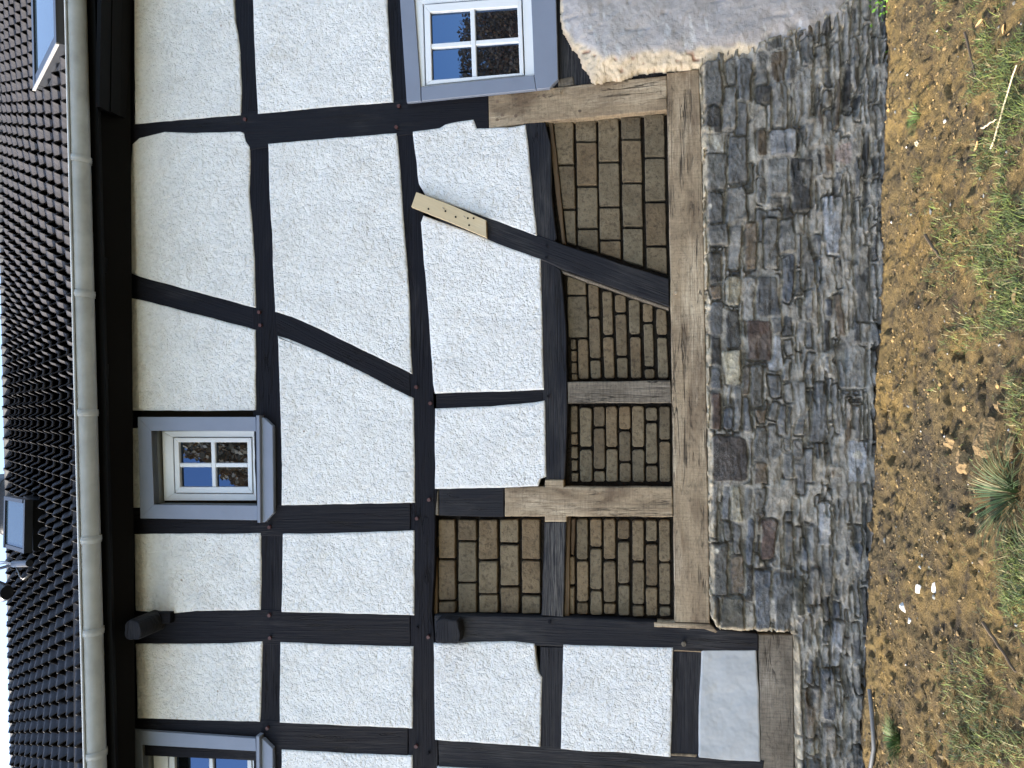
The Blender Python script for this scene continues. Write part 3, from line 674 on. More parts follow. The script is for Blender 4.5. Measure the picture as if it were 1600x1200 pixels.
# --- eave: soffit, rafters, gutter
GYc = -.36
ga, gb = at(121, 0, GYc), at(152, 1200, GYc)
def gl(x): return ga.z+(gb.z-ga.z)*(x-ga.x)/(gb.x-ga.x)
topz = lambda x: at(186, 600).z
mb = MB()
def strip(mb, f0, f1, th=.02, n=2, x0=XL, x1=XR):
    """board spanning X with edges given by f0(x),f1(x)->(y,z), thickness upward"""
    vs = []
    for x in (x0, x1):
        a, b = f0(x), f1(x); vs += [(x, a[0], a[1]), (x, b[0], b[1]), (x, b[0], b[1]+th), (x, a[0], a[1]+th)]
    mb.add(vs, [(0, 1, 5, 4), (1, 2, 6, 5), (2, 3, 7, 6), (3, 0, 4, 7), (0, 3, 2, 1), (4, 5, 6, 7)])
strip(mb, lambda x: (.02, topz(x)+.03), lambda x: (GYc+.06, gl(x)+.03)); mb.build('soffit', M['soffit'], H)
mb = MB(); strip(mb, lambda x: (GYc+.06, gl(x)-.085), lambda x: (GYc+.085, gl(x)-.085), .17); mb.build('fascia', M['soffit'], H)
for x in np.arange(-6.9, 1.6, .72):
    mb = MB(); a, b = (0.02, topz(x)-.01), (GYc+.10, gl(x)-.05)
    mb.add([(x-.05, a[0], a[1]), (x+.05, a[0], a[1]), (x+.05, b[0], b[1]), (x-.05, b[0], b[1]), (x-.05, a[0], a[1]+.1), (x+.05, a[0], a[1]+.1), (x+.05, b[0], b[1]+.08), (x-.05, b[0], b[1]+.08)],
           [(0,3,2,1),(4,5,6,7),(0,1,5,4),(1,2,6,5),(2,3,7,6),(3,0,4,7)]); mb.build('rafter_end', M['soffit'], H)
xb = at(208, 190, 0).x; zb = at(207, 0, -.01).z
mb = MB()
for k in range(3):
    y0 = -.015-k*.105; mb.box((xb-.01*k, y0-.098, zb-.004*(k % 2)), (XR, y0, zb+.03))
mb.box((xb+.002, -.29, zb+.03), (xb+.03, .0, zb+.24)); mb.build('boxed_soffit', M['soffit'], H)
def gutter(x0, x1):
    mb = MB(); n = 18; r0 = .072; vs = []
    for x in np.linspace(x0, x1, 30):
        zc = gl(x)+.022
        for i in range(n+1):
            a = math.pi*i/n; vs.append((x, GYc-math.cos(a)*r0, zc-math.sin(a)*r0*1.0))
        for i in range(n+1):
            a = math.pi*(1-i/n); vs.append((x, GYc-math.cos(a)*(r0-.004), zc-math.sin(a)*(r0-.004)))
    k = 2*(n+1); fs = [(j*k+i, j*k+(i+1) % k, (j+1)*k+(i+1) % k, (j+1)*k+i) for j in range(29) for i in range(k)]
    mb.add(vs, fs, smooth=True); return mb.build('gutter', M['gutter'], H)
gt = gutter(XL, XR)
mb = MB(); mb.tube([(x, GYc-.078, gl(x)+.026) for x in np.linspace(XL, XR, 20)], .0085, 8); b_ = mb.build('rolled_lip', M['gutter'], gt)
for vv in (-120, 250, 460, 645, 842, 985, 1175, 1330):
    c = at(135, vv, GYc); x = c.x; mb = MB(); n = 18; vs = []
    for xx, r_ in ((x-.022, .073), (x-.020, .079), (x-.012, .0765), (x-.008, .0795), (x+.008, .0795), (x+.012, .0765), (x+.020, .079), (x+.022, .073)):
        for i in range(n+1):
            a = math.pi*i/n; vs.append((xx, GYc-math.cos(a)*r_, gl(x)+.022-math.sin(a)*r_))
    mb.add(vs, [(j*(n+1)+i, j*(n+1)+i+1, (j+1)*(n+1)+i+1, (j+1)*(n+1)+i) for j in range(7) for i in range(n)], smooth=True); mb.build('gutter_joint', M['gutter'], gt)

# --- roof
SL = R(50); RD = Vector((0, math.cos(SL), math.sin(SL))); RN = Vector((0, -math.sin(SL), math.cos(SL)))
EY, EZ = GYc+.045, .060
def roofp(x, t, n=0): return Vector((x, EY+RD.y*t+RN.y*n, gl(x)+EZ+RD.z*t+RN.z*n))
RT = 3.38
PIT, CO = .100, .32
def roof():
    per = 10; xs_ = np.arange(XL, XR, PIT/per); ph = (xs_/PIT) % 1
    ncol = len(xs_); nc = int(RT/CO)+1; Vs = []; Fs = []; base = 0
    jit = np.random.default_rng(3)
    cw = (1+np.cos(2*math.pi*ph))/2; wave = .056*cw**1.8-.028+.004*np.cos(4*math.pi*ph+.6)
    for k in range(nc):
        t0 = k*CO; t1 = min((k+1)*CO+.05, RT+.02); sh = .012*np.round(jit.normal(0, .5, ncol)*0)
        tj = np.repeat(jit.normal(0, .005, ncol//(per*2)+1), per*2)[:ncol]; nj = np.repeat(jit.normal(0, .003, ncol//(per*2)+1), per*2)[:ncol]
        rows = [(t0+.17, -.006), (t0+.004, .044), (t0, .058), (t0+.012, .064), (t0+.16, .036), (t1, -.006)]
        for (t, n) in rows:
            nn = wave+n+nj; tt = t+tj+(.012*np.cos(2*math.pi*ph) if t < t0+.05 else 0)
            Vs.append(np.stack([xs_, EY+RD.y*tt+RN.y*nn, gl(xs_)+EZ+RD.z*tt+RN.z*nn], -1))
        for r_ in range(len(rows)-1):
            a = base+r_*ncol+np.arange(ncol-1); Fs.append(np.stack([a, a+1, a+ncol+1, a+ncol], -1))
        base += ncol*len(rows)
    return raw_mesh('roof', np.concatenate(Vs), np.concatenate(Fs), M['tile'], H)
rf = roof()
mb = MB(); a = [roofp(XL, 0, -.03), roofp(XR, 0, -.03), roofp(XR, RT, -.03), roofp(XL, RT, -.03)]
b = [Vector((XL, 6.2, 0))+Vector((0, 0, gl(XL)+.1)), Vector((XR, 6.2, gl(XR)+.1))]
mb.add(a+b, [(0, 1, 2, 3), (3, 2, 5, 4), (0, 3, 4), (1, 5, 2)]); mb.build('roof_slab', M['soffit'], H)
x = XR
while x > XL:
    mb = MB(); L = .30; vs = []; n = 10
    for xx, r_ in ((x, .085), (x-.03, .086), (x-.032, .078), (x-L-.02, .074)):
        c = roofp(xx, RT, -.01)
        for i in range(n+1):
            an = math.pi*1.25*(i/n)-math.pi*.125; vs.append((xx, c.y-math.cos(an)*r_, c.z+math.sin(an)*r_))
    mb.add(vs, [(j*(n+1)+i, j*(n+1)+i+1, (j+1)*(n+1)+i+1, (j+1)*(n+1)+i) for j in range(3) for i in range(n)], smooth=True)
    mb.build('ridge_tile', M['ridge'], rf) if -5 < x < 3.5 else None
    if not (-5 < x < 3.5):
        pass
    x -= L
def roof_hit(u_, v_, off=.08):
    d = FW*F_PX+CR*(u_-800)+CU*(600-v_); o = roofp(0, 0, off)
    # iterate because the eave line tilts slightly
    x = 0
    for _ in range(6):
        o = roofp(x, 0, off); t = (o-CAM).dot(RN)/d.dot(RN); p = CAM+d*t; x = p.x
    q = p-o; return p.x, q.dot(RD)
def rbox(mb, x0, x1, t0, t1, n0, n1):
    vs = [roofp(x, t, n) for n in (n0, n1) for (x, t) in ((x0, t0), (x1, t0), (x1, t1), (x0, t1))]
    mb.add(vs, [(0, 3, 2, 1), (4, 5, 6, 7), (0, 1, 5, 4), (1, 2, 6, 5), (2, 3, 7, 6), (3, 0, 4, 7)])
# roof window on the upper right of the roof
rw = part(empty('roof_window', (0, 0, 0), H)); rw['label'] = 'closed roof window reflecting blue sky beside the gutter'
xA, tA = roof_hit(88, 70, .118); xB, tB = roof_hit(52, 135, .118)
xw = (xA+xB)/2; t0w, t1w = tA, tB; x1w = xw+1.1
mb = MB(); f = .075
rbox(mb, xw, x1w, t0w, t0w+f, .03, .118); rbox(mb, xw, x1w, t1w-f, t1w, .0, .12); rbox(mb, xw+.002, xw+f, t0w+f, t1w-f, .0, .116); rbox(mb, x1w-f, x1w, t0w+f, t1w-f, .0, .116)
mb.build('frame', M['metal'], rw)
mb = MB(); rbox(mb, xw+f, x1w-f, t0w+f, t1w-f, .096, .108); mb.build('glass_pane', M['rglass'], rw)
mb = MB(); rbox(mb, xw-.012, xw-.002, t0w-.01, t1w+.02, .102, .122); mb.build('flashing', M['steel'], rw)
mb = MB(); rbox(mb, xw-.05, xw-.013, t0w-.02, t1w+.03, .03, .05); mb.build('flashing', M['metal'], rw)
# open hatch lower on the roof
rh = part(empty('roof_hatch', (0, 0, 0), H)); rh['label'] = 'small black roof hatch with a raised reflecting glass lid'
xh0, th = roof_hit(66, 862, .03); xh1, _ = roof_hit(66, 780, .03)
mb = MB(); Lh = .46
def hb(mb, x0, x1, s0, s1, n0, n1):   # box in a plane tilted forward from the roof, hinged at its top
    tl = R(11); D1 = (RD*math.cos(tl)+RN*math.sin(tl)); N1 = (RN*math.cos(tl)-RD*math.sin(tl))
    hp = roofp((x0+x1)/2, th, .12)+D1*Lh; vs = []
    for n in (n0, n1):
        for (x, s) in ((x0, s0), (x1, s0), (x1, s1), (x0, s1)):
            q = hp-D1*(Lh-s)+N1*n; q.x = x; vs.append(q)
    mb.add(vs, [(0, 3, 2, 1), (4, 5, 6, 7), (0, 1, 5, 4), (1, 2, 6, 5), (2, 3, 7, 6), (3, 0, 4, 7)])
rbox(mb, xh0+.01, xh1-.01, th+.01, th+Lh, .0, .09); mb.build('curb', M['soffit'], rh)
mb = MB(); hb(mb, xh0, xh1, 0, .03, -.03, .03); hb(mb, xh0, xh1, Lh-.03, Lh, -.03, .03); hb(mb, xh0, xh0+.03, .031, Lh-.031, -.03, .03); hb(mb, xh1-.03, xh1, .031, Lh-.031, -.03, .03); mb.build('frame', M['metal'], rh)
mb = MB(); hb(mb, xh0+.031, xh1-.031, .031, Lh-.031, -.01, .018); mb.build('glass_pane', M['rglass'], rh)
# chimney wrapped in dark sheet behind the hatch
xc0, tc = roof_hit(14, 842, .05); xc1, _ = roof_hit(14, 748, .05)
mb = MB(); cx_ = (xc0+xc1)/2; wd = abs(xc1-xc0)/2
base = roofp(cx_, min(tc, RT-.1), 0)
for k in range(5):
    zc = base.z-.12+k*.16; n = 40; vs = []
    for (zz, s) in ((zc, 1.0), (zc+.15, .985), (zc+.165, 1.02)):
        for i in range(n):
            a = 2*math.pi*i/n; e = (abs(math.cos(a))**5+abs(math.sin(a))**5)**(-1/5); vs.append((base.x+wd*s*e*math.cos(a), base.y+.30+.28*s*e*math.sin(a), zz))
    mb.add(vs, [(l*n+i, l*n+(i+1) % n, (l+1)*n+(i+1) % n, (l+1)*n+i) for l in range(2) for i in range(n)], smooth=True)
mb.build('chimney', M['slate'], H)

# --- windows
def lerp4(q, s, t):   # q: TL, TR, BR, BL in picture pixels; s across the picture, t down it
    a = (q[0][0]+(q[1][0]-q[0][0])*s, q[0][1]+(q[1][1]-q[0][1])*s); b = (q[3][0]+(q[2][0]-q[3][0])*s, q[3][1]+(q[2][1]-q[3][1])*s)
    return (a[0]+(b[0]-a[0])*t, a[1]+(b[1]-a[1])*t)
def ring(name, o_, i_, y, yb, mat, parent, split=True, bev=.0025):
    """frame of four boards between outer and inner quads"""
    mb = MB(); rg = ((0, bev), (bev, 0))
    e = .25
    quads = [[o_[0], i_[0], i_[3], o_[3]], [i_[1], o_[1], o_[2], i_[2]], [o_[0], o_[1], i_[1], i_[0]], [i_[3], i_[2], o_[2], o_[3]]]
    for q in quads: slab_into(mb, P(q, y), y, yb, rings=rg, step=0)
    return mb.build(name, mat, parent)
def bar(mb, pts, y, yb): slab_into(mb, P(pts, y), y, yb, rings=((0, .004), (.004, 0)), step=0)
def window(label, co, ci, fo, so_, go, y_case, y_fr, y_gl, mu, mv, sill=None, apron=None, mw=6.5, mh=6.5, frm='white', boards=None):
    wn = part(empty('window', (0, 0, 0), H)); wn['label'] = label
    if boards:
        for q in boards:
            mb = MB(); slab_into(mb, P(q, y_case), y_case, .03, rings=((0, .003), (.003, 0)), step=0); mb.build('casing', M['casing'], wn)
    else: ring('casing', co, ci, y_case, 0.03, M['casing'], wn)
    # reveal: walls from casing inner edge back to the frame
    cin = P(ci, y_case); mb = MB(); vs = [(x, y_case+.004, z) for x, z in cin]+[(x, y_fr+.02, z) for x, z in cin]
    mb.add(vs, [(i, (i+1) % 4, 4+(i+1) % 4, 4+i) for i in range(4)]); mb.build('reveal', M['reveal'], wn)
    # the fixed frame fills everything from the reveal to the sash, in world coordinates of the reveal
    def q2(pxs, y): return P(pxs, y)
    def ringw(name, o2, i2, y, yb, mat, bev=.003):
        mb = MB()
        for q in ([o2[0], i2[0], i2[3], o2[3]], [i2[1], o2[1], o2[2], i2[2]], [o2[0], o2[1], i2[1], i2[0]], [i2[3], i2[2], o2[2], o2[3]]):
            slab_into(mb, q, y, yb, rings=((0, bev), (bev, 0)), step=0)
        return mb.build(name, mat, wn)
    grow = lambda q, k: [(q[i][0]+(q[i][0]-sum(p[0] for p in q)/4)*k, q[i][1]+(q[i][1]-sum(p[1] for p in q)/4)*k) for i in range(4)]
    ringw('frame', grow(q2(fo, y_fr), .04), q2(so_, y_fr), y_fr, y_fr+.06, M[frm])
    ys = y_fr-.008 if y_fr > .03 else y_fr-.006
    sash = ringw('sash', q2([lerp4(so_, .012, .012), lerp4(so_, .988, .012), lerp4(so_, .988, .988), lerp4(so_, .012, .988)], ys), q2(go, ys), ys, y_fr+.05, M['white'])
    mb = MB()
    t0, t1 = lerp4(go, mu, 0), lerp4(go, mu, 1); bar(mb, [(t0[0]-mw/2, t0[1]), (t0[0]+mw/2, t0[1]), (t1[0]+mw/2, t1[1]), (t1[0]-mw/2, t1[1])], ys+.004, y_gl+.004)
    for (s0, s1) in ((0, mu-mw/2/(go[1][0]-go[0][0])), (mu+mw/2/(go[1][0]-go[0][0]), 1)):
        a, b = lerp4(go, s0, mv), lerp4(go, s1, mv); bar(mb, [(a[0], a[1]-mh/2), (b[0], b[1]-mh/2), (b[0], b[1]+mh/2), (a[0], a[1]+mh/2)], ys+.005, y_gl+.004)
    mb.build('glazing_bar', M['white'], wn)
    gp = grow(P(go, y_gl), .05); mb = MB(); mb.add([(x, y_gl, z) for x, z in gp]+[(x, y_gl+.02, z) for x, z in gp], [(0, 1, 2, 3), (7, 6, 5, 4), (0, 4, 5, 1), (1, 5, 6, 2), (2, 6, 7, 3), (3, 7, 4, 0)])
    mb.build('glass_pane', M['glass'], wn)
    if sill: mb = MB(); slab_into(mb, P(sill, y_case-.03), y_case-.03, .0, rings=((0, .004), (.003, 0)), step=0); mb.build('sill', M['casing'], wn)
    if apron: mb = MB(); slab_into(mb, P(apron, y_case-.006), y_case-.006, .0, rings=((0, .003), (.003, 0)), step=0); mb.build('apron', M['casing'], wn)
    return wn
window('large window with four panes at the upper right', [(622.5, -40), (864, -58), (869, 124), (635.5, 160)], [(644.5, -14), (829, -28), (834.5, 117), (657, 135.5)],
       [(645, -10), (830, -25), (834.5, 117), (657, 135.5)], [(660.5, 6), (816, -6), (820.5, 118), (664, 134)], [(672, 19), (808, 9), (812, 114), (675, 125)], -.030, -.012, .008, .485, .50, mw=7.5, mh=7.5,
       boards=[[(621, -58), (643.2, -58), (657, 135.5), (657.8, 158), (635.5, 160)], [(658.1, 135.8), (834.2, 117.3), (837.6, 139.6), (658.6, 157.8)],
               [(827, -72), (864, -72), (868.5, 0), (872, 123), (859, 137.3), (838.2, 139.4), (834.7, 116.5)], [(643.8, -58), (826.5, -72), (828.5, -28), (644.9, -14)]])
window('small deep-set upper window with four panes', [(215, 651.5), (399.5, 651.5), (402.5, 813), (219, 810)], [(236, 673), (400.5, 674), (402.5, 790), (240.5, 788.5)],
       [(256, 676), (400, 675), (402, 780), (259, 780)], [(270, 683), (394, 683), (396, 772), (272.5, 771)], [(279, 691), (386, 691), (387.5, 761), (281.5, 761)], -.030, .070, .088, .50, .51,
       [(400, 649), (405.5, 649), (407, 817), (402, 816.5)], [(405.5, 652.5), (412.5, 653), (426, 666), (427.5, 801), (414, 816), (407, 815.5)])
window('upper window at the lower left corner of the wall', [(202, 1140.5), (399.5, 1154), (402.5, 1325), (206, 1311)], [(222, 1164), (400.5, 1174), (402.5, 1303), (226, 1292)],
       [(242, 1163), (400, 1174), (402, 1300), (245, 1288)], [(262, 1166), (394, 1174), (396, 1282), (264, 1274)], [(272, 1172), (386, 1178), (387.5, 1270), (275, 1264)], -.030, .070, .088, .50, .51,
       [(400, 1150), (405.5, 1151), (407, 1332), (402, 1332)], [(405.5, 1154), (411, 1155), (426, 1170), (427.5, 1305), (414, 1322), (407, 1322)])

# --- temporary plank screwed on the brace
pk = slab('splice_board', [(650.5, 300), (700, 318.5), (759, 344), (760, 371), (700, 345.5), (642.5, 323)], -.042, -.0055, M['board'], H, rings=((0, .0015), (.0015, 0)), step=0)
pk['label'] = 'short new pine board screwed across the broken brace'
for u_, v_ in [(669.5, 326.5), (696, 330), (712, 339), (731, 341), (733, 352), (740, 341)]:
    p = at(u_, v_, -.042); mb = MB(); mb.tube([(p.x, -.040, p.z), (p.x, -.0445, p.z)], .0065, 8); mb.build('screw_head', M['soffit'], pk)
for u_, v_ in [(727, 340), (694, 327)]:
    p = at(u_, v_, -.042); mb = MB(); mb.tube([(p.x, -.040, p.z), (p.x+.008, -.062, p.z+.006)], .0022, 6); mb.build('screw', M['steel'], pk)

# --- plain continuation of the house to the left, outside the picture
xl = at(700, BOT-6, 0).x
mb = MB(); mb.box((XL, .0, .9), (xl, .12, topz(0)-.05)); mb.build('side_wall', M['plaster'], H)
mb = MB(); mb.box((XL, -.05, -.1), (xl, .12, .9)); mb.build('side_plinth', M['slate'], H)
for k in range(6):
    mb = MB(); x = xl-.4-k*1.5; mb.box((x-.1, -.006, .9), (x+.1, .0, topz(0)-.05)); mb.build('post', M['black'], H)
for z in (2.4, 3.6):
    mb = MB(); mb.box((XL, -.004, z-.09), (xl, .0, z+.09)); mb.build('rail', M['black'], H)

# --- plain continuation of the house to the right, outside the picture
panel([(634, TOP), (634, -128), (862, -136), (864, TOP)])
timber('post', [(630, -70), (630, -125), (866, -133), (868, -78)])
xr = at(1000, TOP+2, 0).x; xr = max(xr, at(620, TOP, 0).x)
mb = MB(); mb.box((xr, -.008, 1.0), (XR, .13, topz(0)-.05)); mb.build('side_wall', M['plaster'], H)
mb = MB(); mb.box((at(1200, TOP+2, SY).x, -.08, -.1), (XR, .13, 1.25)); mb.build('side_plinth', M['slate'], H)
for x in (xr+.02, xr+1.2):
    mb = MB(); mb.box((x, -.014, 1.25), (x+.2, -.008, topz(0)-.05)); mb.build('post', M['black'], H)
for z in (2.55, 3.75):
    mb = MB(); mb.box((xr, -.012, z-.09), (XR, -.008, z+.09)); mb.build('rail', M['black'], H)

# ------------------------------------------------------------------ antenna on the ridge
an = empty('satellite_antenna', roofp(at(20, 890, 1.0).x, RT-.3, 0))
tag(an, 'dark round antenna head with looping cables standing on the roof ridge', 'antenna')
def A_at(u_, v_, y): return at(u_, v_, y)-an.location
yy = roofp(0, 2.2, 0).y
mb = MB(); mb.tube([A_at(46, 880, yy-.25), A_at(22, 881, yy)], .030, 12); mb.tube([A_at(24, 881, yy), A_at(-40, 900, yy+.1)], .014, 8); mb.build('mast', M['metal'], an)
mb = MB(); mb.tube([A_at(-14, 925, yy), A_at(-6, 925, yy-.02), A_at(6, 926, yy-.05), A_at(11, 926, yy-.06)], .115, 16, r1=.06); mb.build('antenna_head', M['metal'], an)
mb = MB(); mb.tube([A_at(-5, 878, yy), A_at(8, 878, yy-.02), A_at(20, 881, yy-.03), A_at(27, 888, yy-.05), A_at(31, 900, yy-.1), A_at(36, 905, yy-.12), A_at(44, 900, yy-.1), A_at(50, 893, yy-.05)], .007, 7)
mb.tube([A_at(-4, 882, yy), A_at(10, 880, yy-.02), A_at(24, 884, yy-.03), A_at(30, 893, yy-.06), A_at(33, 903, yy-.1), A_at(40, 905, yy-.1), A_at(47, 900, yy-.05)], .006, 7); mb.build('cable', M['steel'], an)

# ------------------------------------------------------------------ vegetation on the ground
def blades_mesh(name, pts, hts, wid, cols3, lean, seed=1, mat=None, curve=.6):
    r_ = np.random.default_rng(seed); n = len(pts); az = r_.uniform(0, 2*np.pi, n); ln = r_.uniform(.2, 1, n)*lean
    dx, dy = np.cos(az), np.sin(az); wx, wy = -dy*wid, dx*wid; P0 = np.asarray(pts)
    V = np.zeros((n, 7, 3)); lv = [(0, 0), (.4, .25), (.75, .6), (1, 1)]
    for k, (h, c) in enumerate(lv):
        cx = P0[:, 0]+dx*hts*ln*(c*curve+h*(1-curve)); cy = P0[:, 1]+dy*hts*ln*(c*curve+h*(1-curve)); cz = P0[:, 2]+hts*h*(1-.35*ln*c)
        s = [1, .85, .55, 0][k]
        if k < 3: V[:, k*2, :] = np.stack([cx-wx*s, cy-wy*s, cz], -1); V[:, k*2+1, :] = np.stack([cx+wx*s, cy+wy*s, cz], -1)
        else: V[:, 6, :] = np.stack([cx, cy, cz], -1)
    b = (np.arange(n)*7)[:, None]; F4 = np.concatenate([b+np.array([0, 1, 3, 2]), b+np.array([2, 3, 5, 4]), b+np.array([4, 5, 6, 6])])
    tri = np.concatenate([F4[:2*n][:, [0, 1, 2]], F4[:2*n][:, [0, 2, 3]], F4[2*n:][:, [0, 1, 2]]])
    return raw_mesh(name, V.reshape(-1, 3), tri, mat or M['grass'], None, np.repeat(cols3, 7, axis=0), smooth=False)
GC = np.array([(.060, .085, .014), (.030, .050, .011), (.125, .145, .030), (.016, .028, .009), (.20, .165, .08)])*1.1
rg_ = np.random.default_rng(21)
pts = []; cols = []; hh = []
# dense patches: u, v, radius_u, radius_v, count
patches = [(1570, 60, 60, 80, 2200), (1600, 150, 60, 60, 1500), (1560, 240, 60, 60, 1100), (1590, 330, 45, 60, 1300), (1555, 420, 45, 55, 1300), (1590, 470, 35, 50, 1200), (1500, 380, 45, 45, 450), (1540, 500, 55, 40, 600), (1470, 440, 30, 40, 160),
           (1470, 340, 45, 40, 250), (1480, 5, 12, 15, 120), (1560, 140, 55, 50, 800), (1440, 170, 14, 14, 60), (1435, 185, 14, 18, 90), (1440, 275, 12, 14, 80), (1590, 620, 30, 40, 350), (1475, 545, 50, 30, 260), (1600, 850, 40, 60, 900), (1585, 920, 40, 60, 900),
           (1560, 930, 45, 60, 500), (1600, 1060, 40, 60, 700), (1570, 1020, 50, 40, 300), (1510, 1060, 50, 50, 420), (1500, 1160, 60, 45, 800), (1570, 1160, 50, 50, 500), (1520, 1110, 50, 30, 400), (1440, 1190, 20, 14, 130), (1480, 610, 25, 20, 60), (1530, 890, 40, 40, 120),
           (1595, 700, 18, 60, 300), (1500, 40, 60, 60, 250), (1540, 330, 60, 120, 500)]
for (u_, v_, ru, rv, n) in patches:
    for _ in range(n):
        a, q = rg_.uniform(0, 2*math.pi), math.sqrt(rg_.uniform(0, 1))*rg_.uniform(.5, 1.15)
        p = gpt(u_+math.cos(a)*q*ru, v_+math.sin(a)*q*rv)
        if fbm(np.array([p.x*6]), np.array([p.y*6]), 3, 5)[0] < .47+.05*rg_.normal(): continue
        pts.append((p.x, p.y)); cols.append(GC[rg_.choice(5, p=[.35, .25, .18, .12, .10])]*rg_.uniform(.4, 1.6)); hh.append(rg_.uniform(.010, .045)*(1.3 if rg_.random() < .15 else 1))
for _ in range(9000):   # lawn right of the picture, in front of the house
    x, y = rg_.uniform(-4, 4), rg_.uniform(-3.2, -1.75)
    if fbm(np.array([x*2]), np.array([y*2]), 3, 5)[0] > .5: pts.append((x, y)); cols.append(GC[rg_.choice(5)]*rg_.uniform(.75, 1.25)); hh.append(rg_.uniform(.02, .055))
for _ in range(2600):   # stray sprigs on the bare soil
    p = gpt(rg_.uniform(1395, 1600), rg_.uniform(-60, 1260)); k = 1
    if fbm(np.array([p.x*2.5]), np.array([p.y*2.5]), 3, 15)[0] < .5: continue
    pts.append((p.x, p.y)); cols.append(GC[rg_.choice([2, 3, 4, 4, 4, 1])]*rg_.uniform(.6, 1.1)); hh.append(rg_.uniform(.008, .025))
pts = np.array(pts); pz = gheight(pts[:, 0], pts[:, 1])-.003
gr = blades_mesh('grass', np.c_[pts, pz], np.array(hh), .0013, np.array(cols), 1.9, 2)
tag(gr, 'patchy short green grass growing over the brown soil', 'grass', kind='stuff')
def tuft(u_, v_, n, rad, h, c, label, seed, w=.0018, lean=1.3):
    p = gpt(u_, v_); r_ = np.random.default_rng(seed); a = r_.uniform(0, 6.28, n); q = np.sqrt(r_.uniform(0, 1, n))*rad
    x, y = p.x+np.cos(a)*q, p.y+np.sin(a)*q
    o = blades_mesh('grass_tuft', np.c_[x-p.x, y-p.y, np.zeros(n)], r_.uniform(.6, 1, n)*h, w, np.where(r_.uniform(0, 1, (n, 1)) < .14, np.array([(.20, .16, .08)]), np.array([c]))*r_.uniform(.45, 1.5, (n, 1)), lean, seed)
    o.location = (p.x, p.y, gz(p.x, p.y)-.005); tag(o, label, 'grass tuft', 'grass tufts on the bare soil')
tuft(1572, 772, 230, .055, .16, (.05, .085, .03), 'big dark tuft of long arching grass blades beside the clay lump', 5, .0017, 1.9)
tuft(1404, 1158, 420, .06, .08, (.055, .10, .022), 'round bushy grass tuft beside the grey pipe', 6, .0018, 1.3)
tuft(1438, 182, 70, .03, .07, (.09, .15, .03), 'thin grass sprig on the bare soil between footprints', 8, .0018, 1.5)
# leafy weed by the wall
p = gpt(1372, 12); wd_ = empty('leafy_weed', (p.x, -.12, gz(p.x, -.12))); tag(wd_, 'small bright green leafy weed at the foot of the stone wall', 'weed')
V_ = []; F_ = []; C_ = []; r_ = np.random.default_rng(4)
for k in range(210):
    c = Vector((r_.normal(0, .10)-.02, r_.normal(-.03, .035), abs(r_.normal(.05, .035)))); s = r_.uniform(.008, .017)
    a = Vector(r_.normal(0, 1, 3)).normalized(); b = a.cross(Vector(r_.normal(0, 1, 3))).normalized(); i = len(V_)
    V_ += [c+a*s, c+b*s*.7+Vector((0, 0, .003)), c-a*s, c-b*s*.7]; F_.append((i, i+1, i+2, i+3)); C_ += [np.array((.10, .22, .02))*r_.uniform(.6, 1.4)]*4
raw_mesh('leaves', np.array([tuple(q) for q in V_]), np.array(F_), M['crown'], wd_, np.array(C_), False)
mb = MB()
for k in range(9):
    a = r_.uniform(0, 6.28); mb.tube([(0, -.02, 0), (math.cos(a)*.06, -.02+math.sin(a)*.03, .05), (math.cos(a)*.12-.02, -.03+math.sin(a)*.05, .08)], .0015, 5)
mb.build('stems', M['stick'], wd_)

# pebbles and crumbs
V_ = []; F_ = []; C_ = []
ico = [(0, 0, 1), (.9, 0, .3), (.28, .85, .3), (-.72, .52, .3), (-.72, -.52, .3), (.28, -.85, .3), (.72, .52, -.3), (-.28, .85, -.3), (-.9, 0, -.3), (-.28, -.85, -.3), (.72, -.52, -.3), (0, 0, -1)]
icf = [(0, 1, 2), (0, 2, 3), (0, 3, 4), (0, 4, 5), (0, 5, 1), (1, 6, 2), (2, 7, 3), (3, 8, 4), (4, 9, 5), (5, 10, 1), (6, 7, 2), (7, 8, 3), (8, 9, 4), (9, 10, 5), (10, 6, 1), (11, 7, 6), (11, 8, 7), (11, 9, 8), (11, 10, 9), (11, 6, 10)]
ico = np.array(ico); icf = np.array(icf); r_ = np.random.default_rng(9); n = 9000
px_, py_ = r_.uniform(-3.2, 3.2, n), -np.abs(r_.beta(1.2, 1.6, n))*2.2-.09; s = r_.gamma(1.5, .0018, n)+.0012; pz = gheight(px_, py_)
jit = 1+r_.normal(0, .22, (n, 12, 1)); sc3 = np.stack([r_.uniform(.7, 1.4, n), r_.uniform(.7, 1.4, n), r_.uniform(.4, .9, n)], -1)[:, None, :]
V_ = ico[None]*jit*sc3*s[:, None, None]+np.stack([px_, py_, pz+s*.2], -1)[:, None, :]
F_ = (np.arange(n)*12)[:, None, None]+icf[None]; pc = np.array([(.20, .13, .048), (.10, .07, .032), (.14, .09, .038), (.45, .42, .38), (.13, .13, .12)])[r_.choice(5, n, p=[.5, .3, .16, .008, .032])]*r_.uniform(.7, 1.3, (n, 1))
peb = raw_mesh('soil_crumbs', V_.reshape(-1, 3), F_.reshape(-1, 3), M['pebble'], None, np.repeat(pc, 12, axis=0), False)
tag(peb, 'small loose clods and crumbs strewn over the brown soil', 'crumbs', kind='stuff')

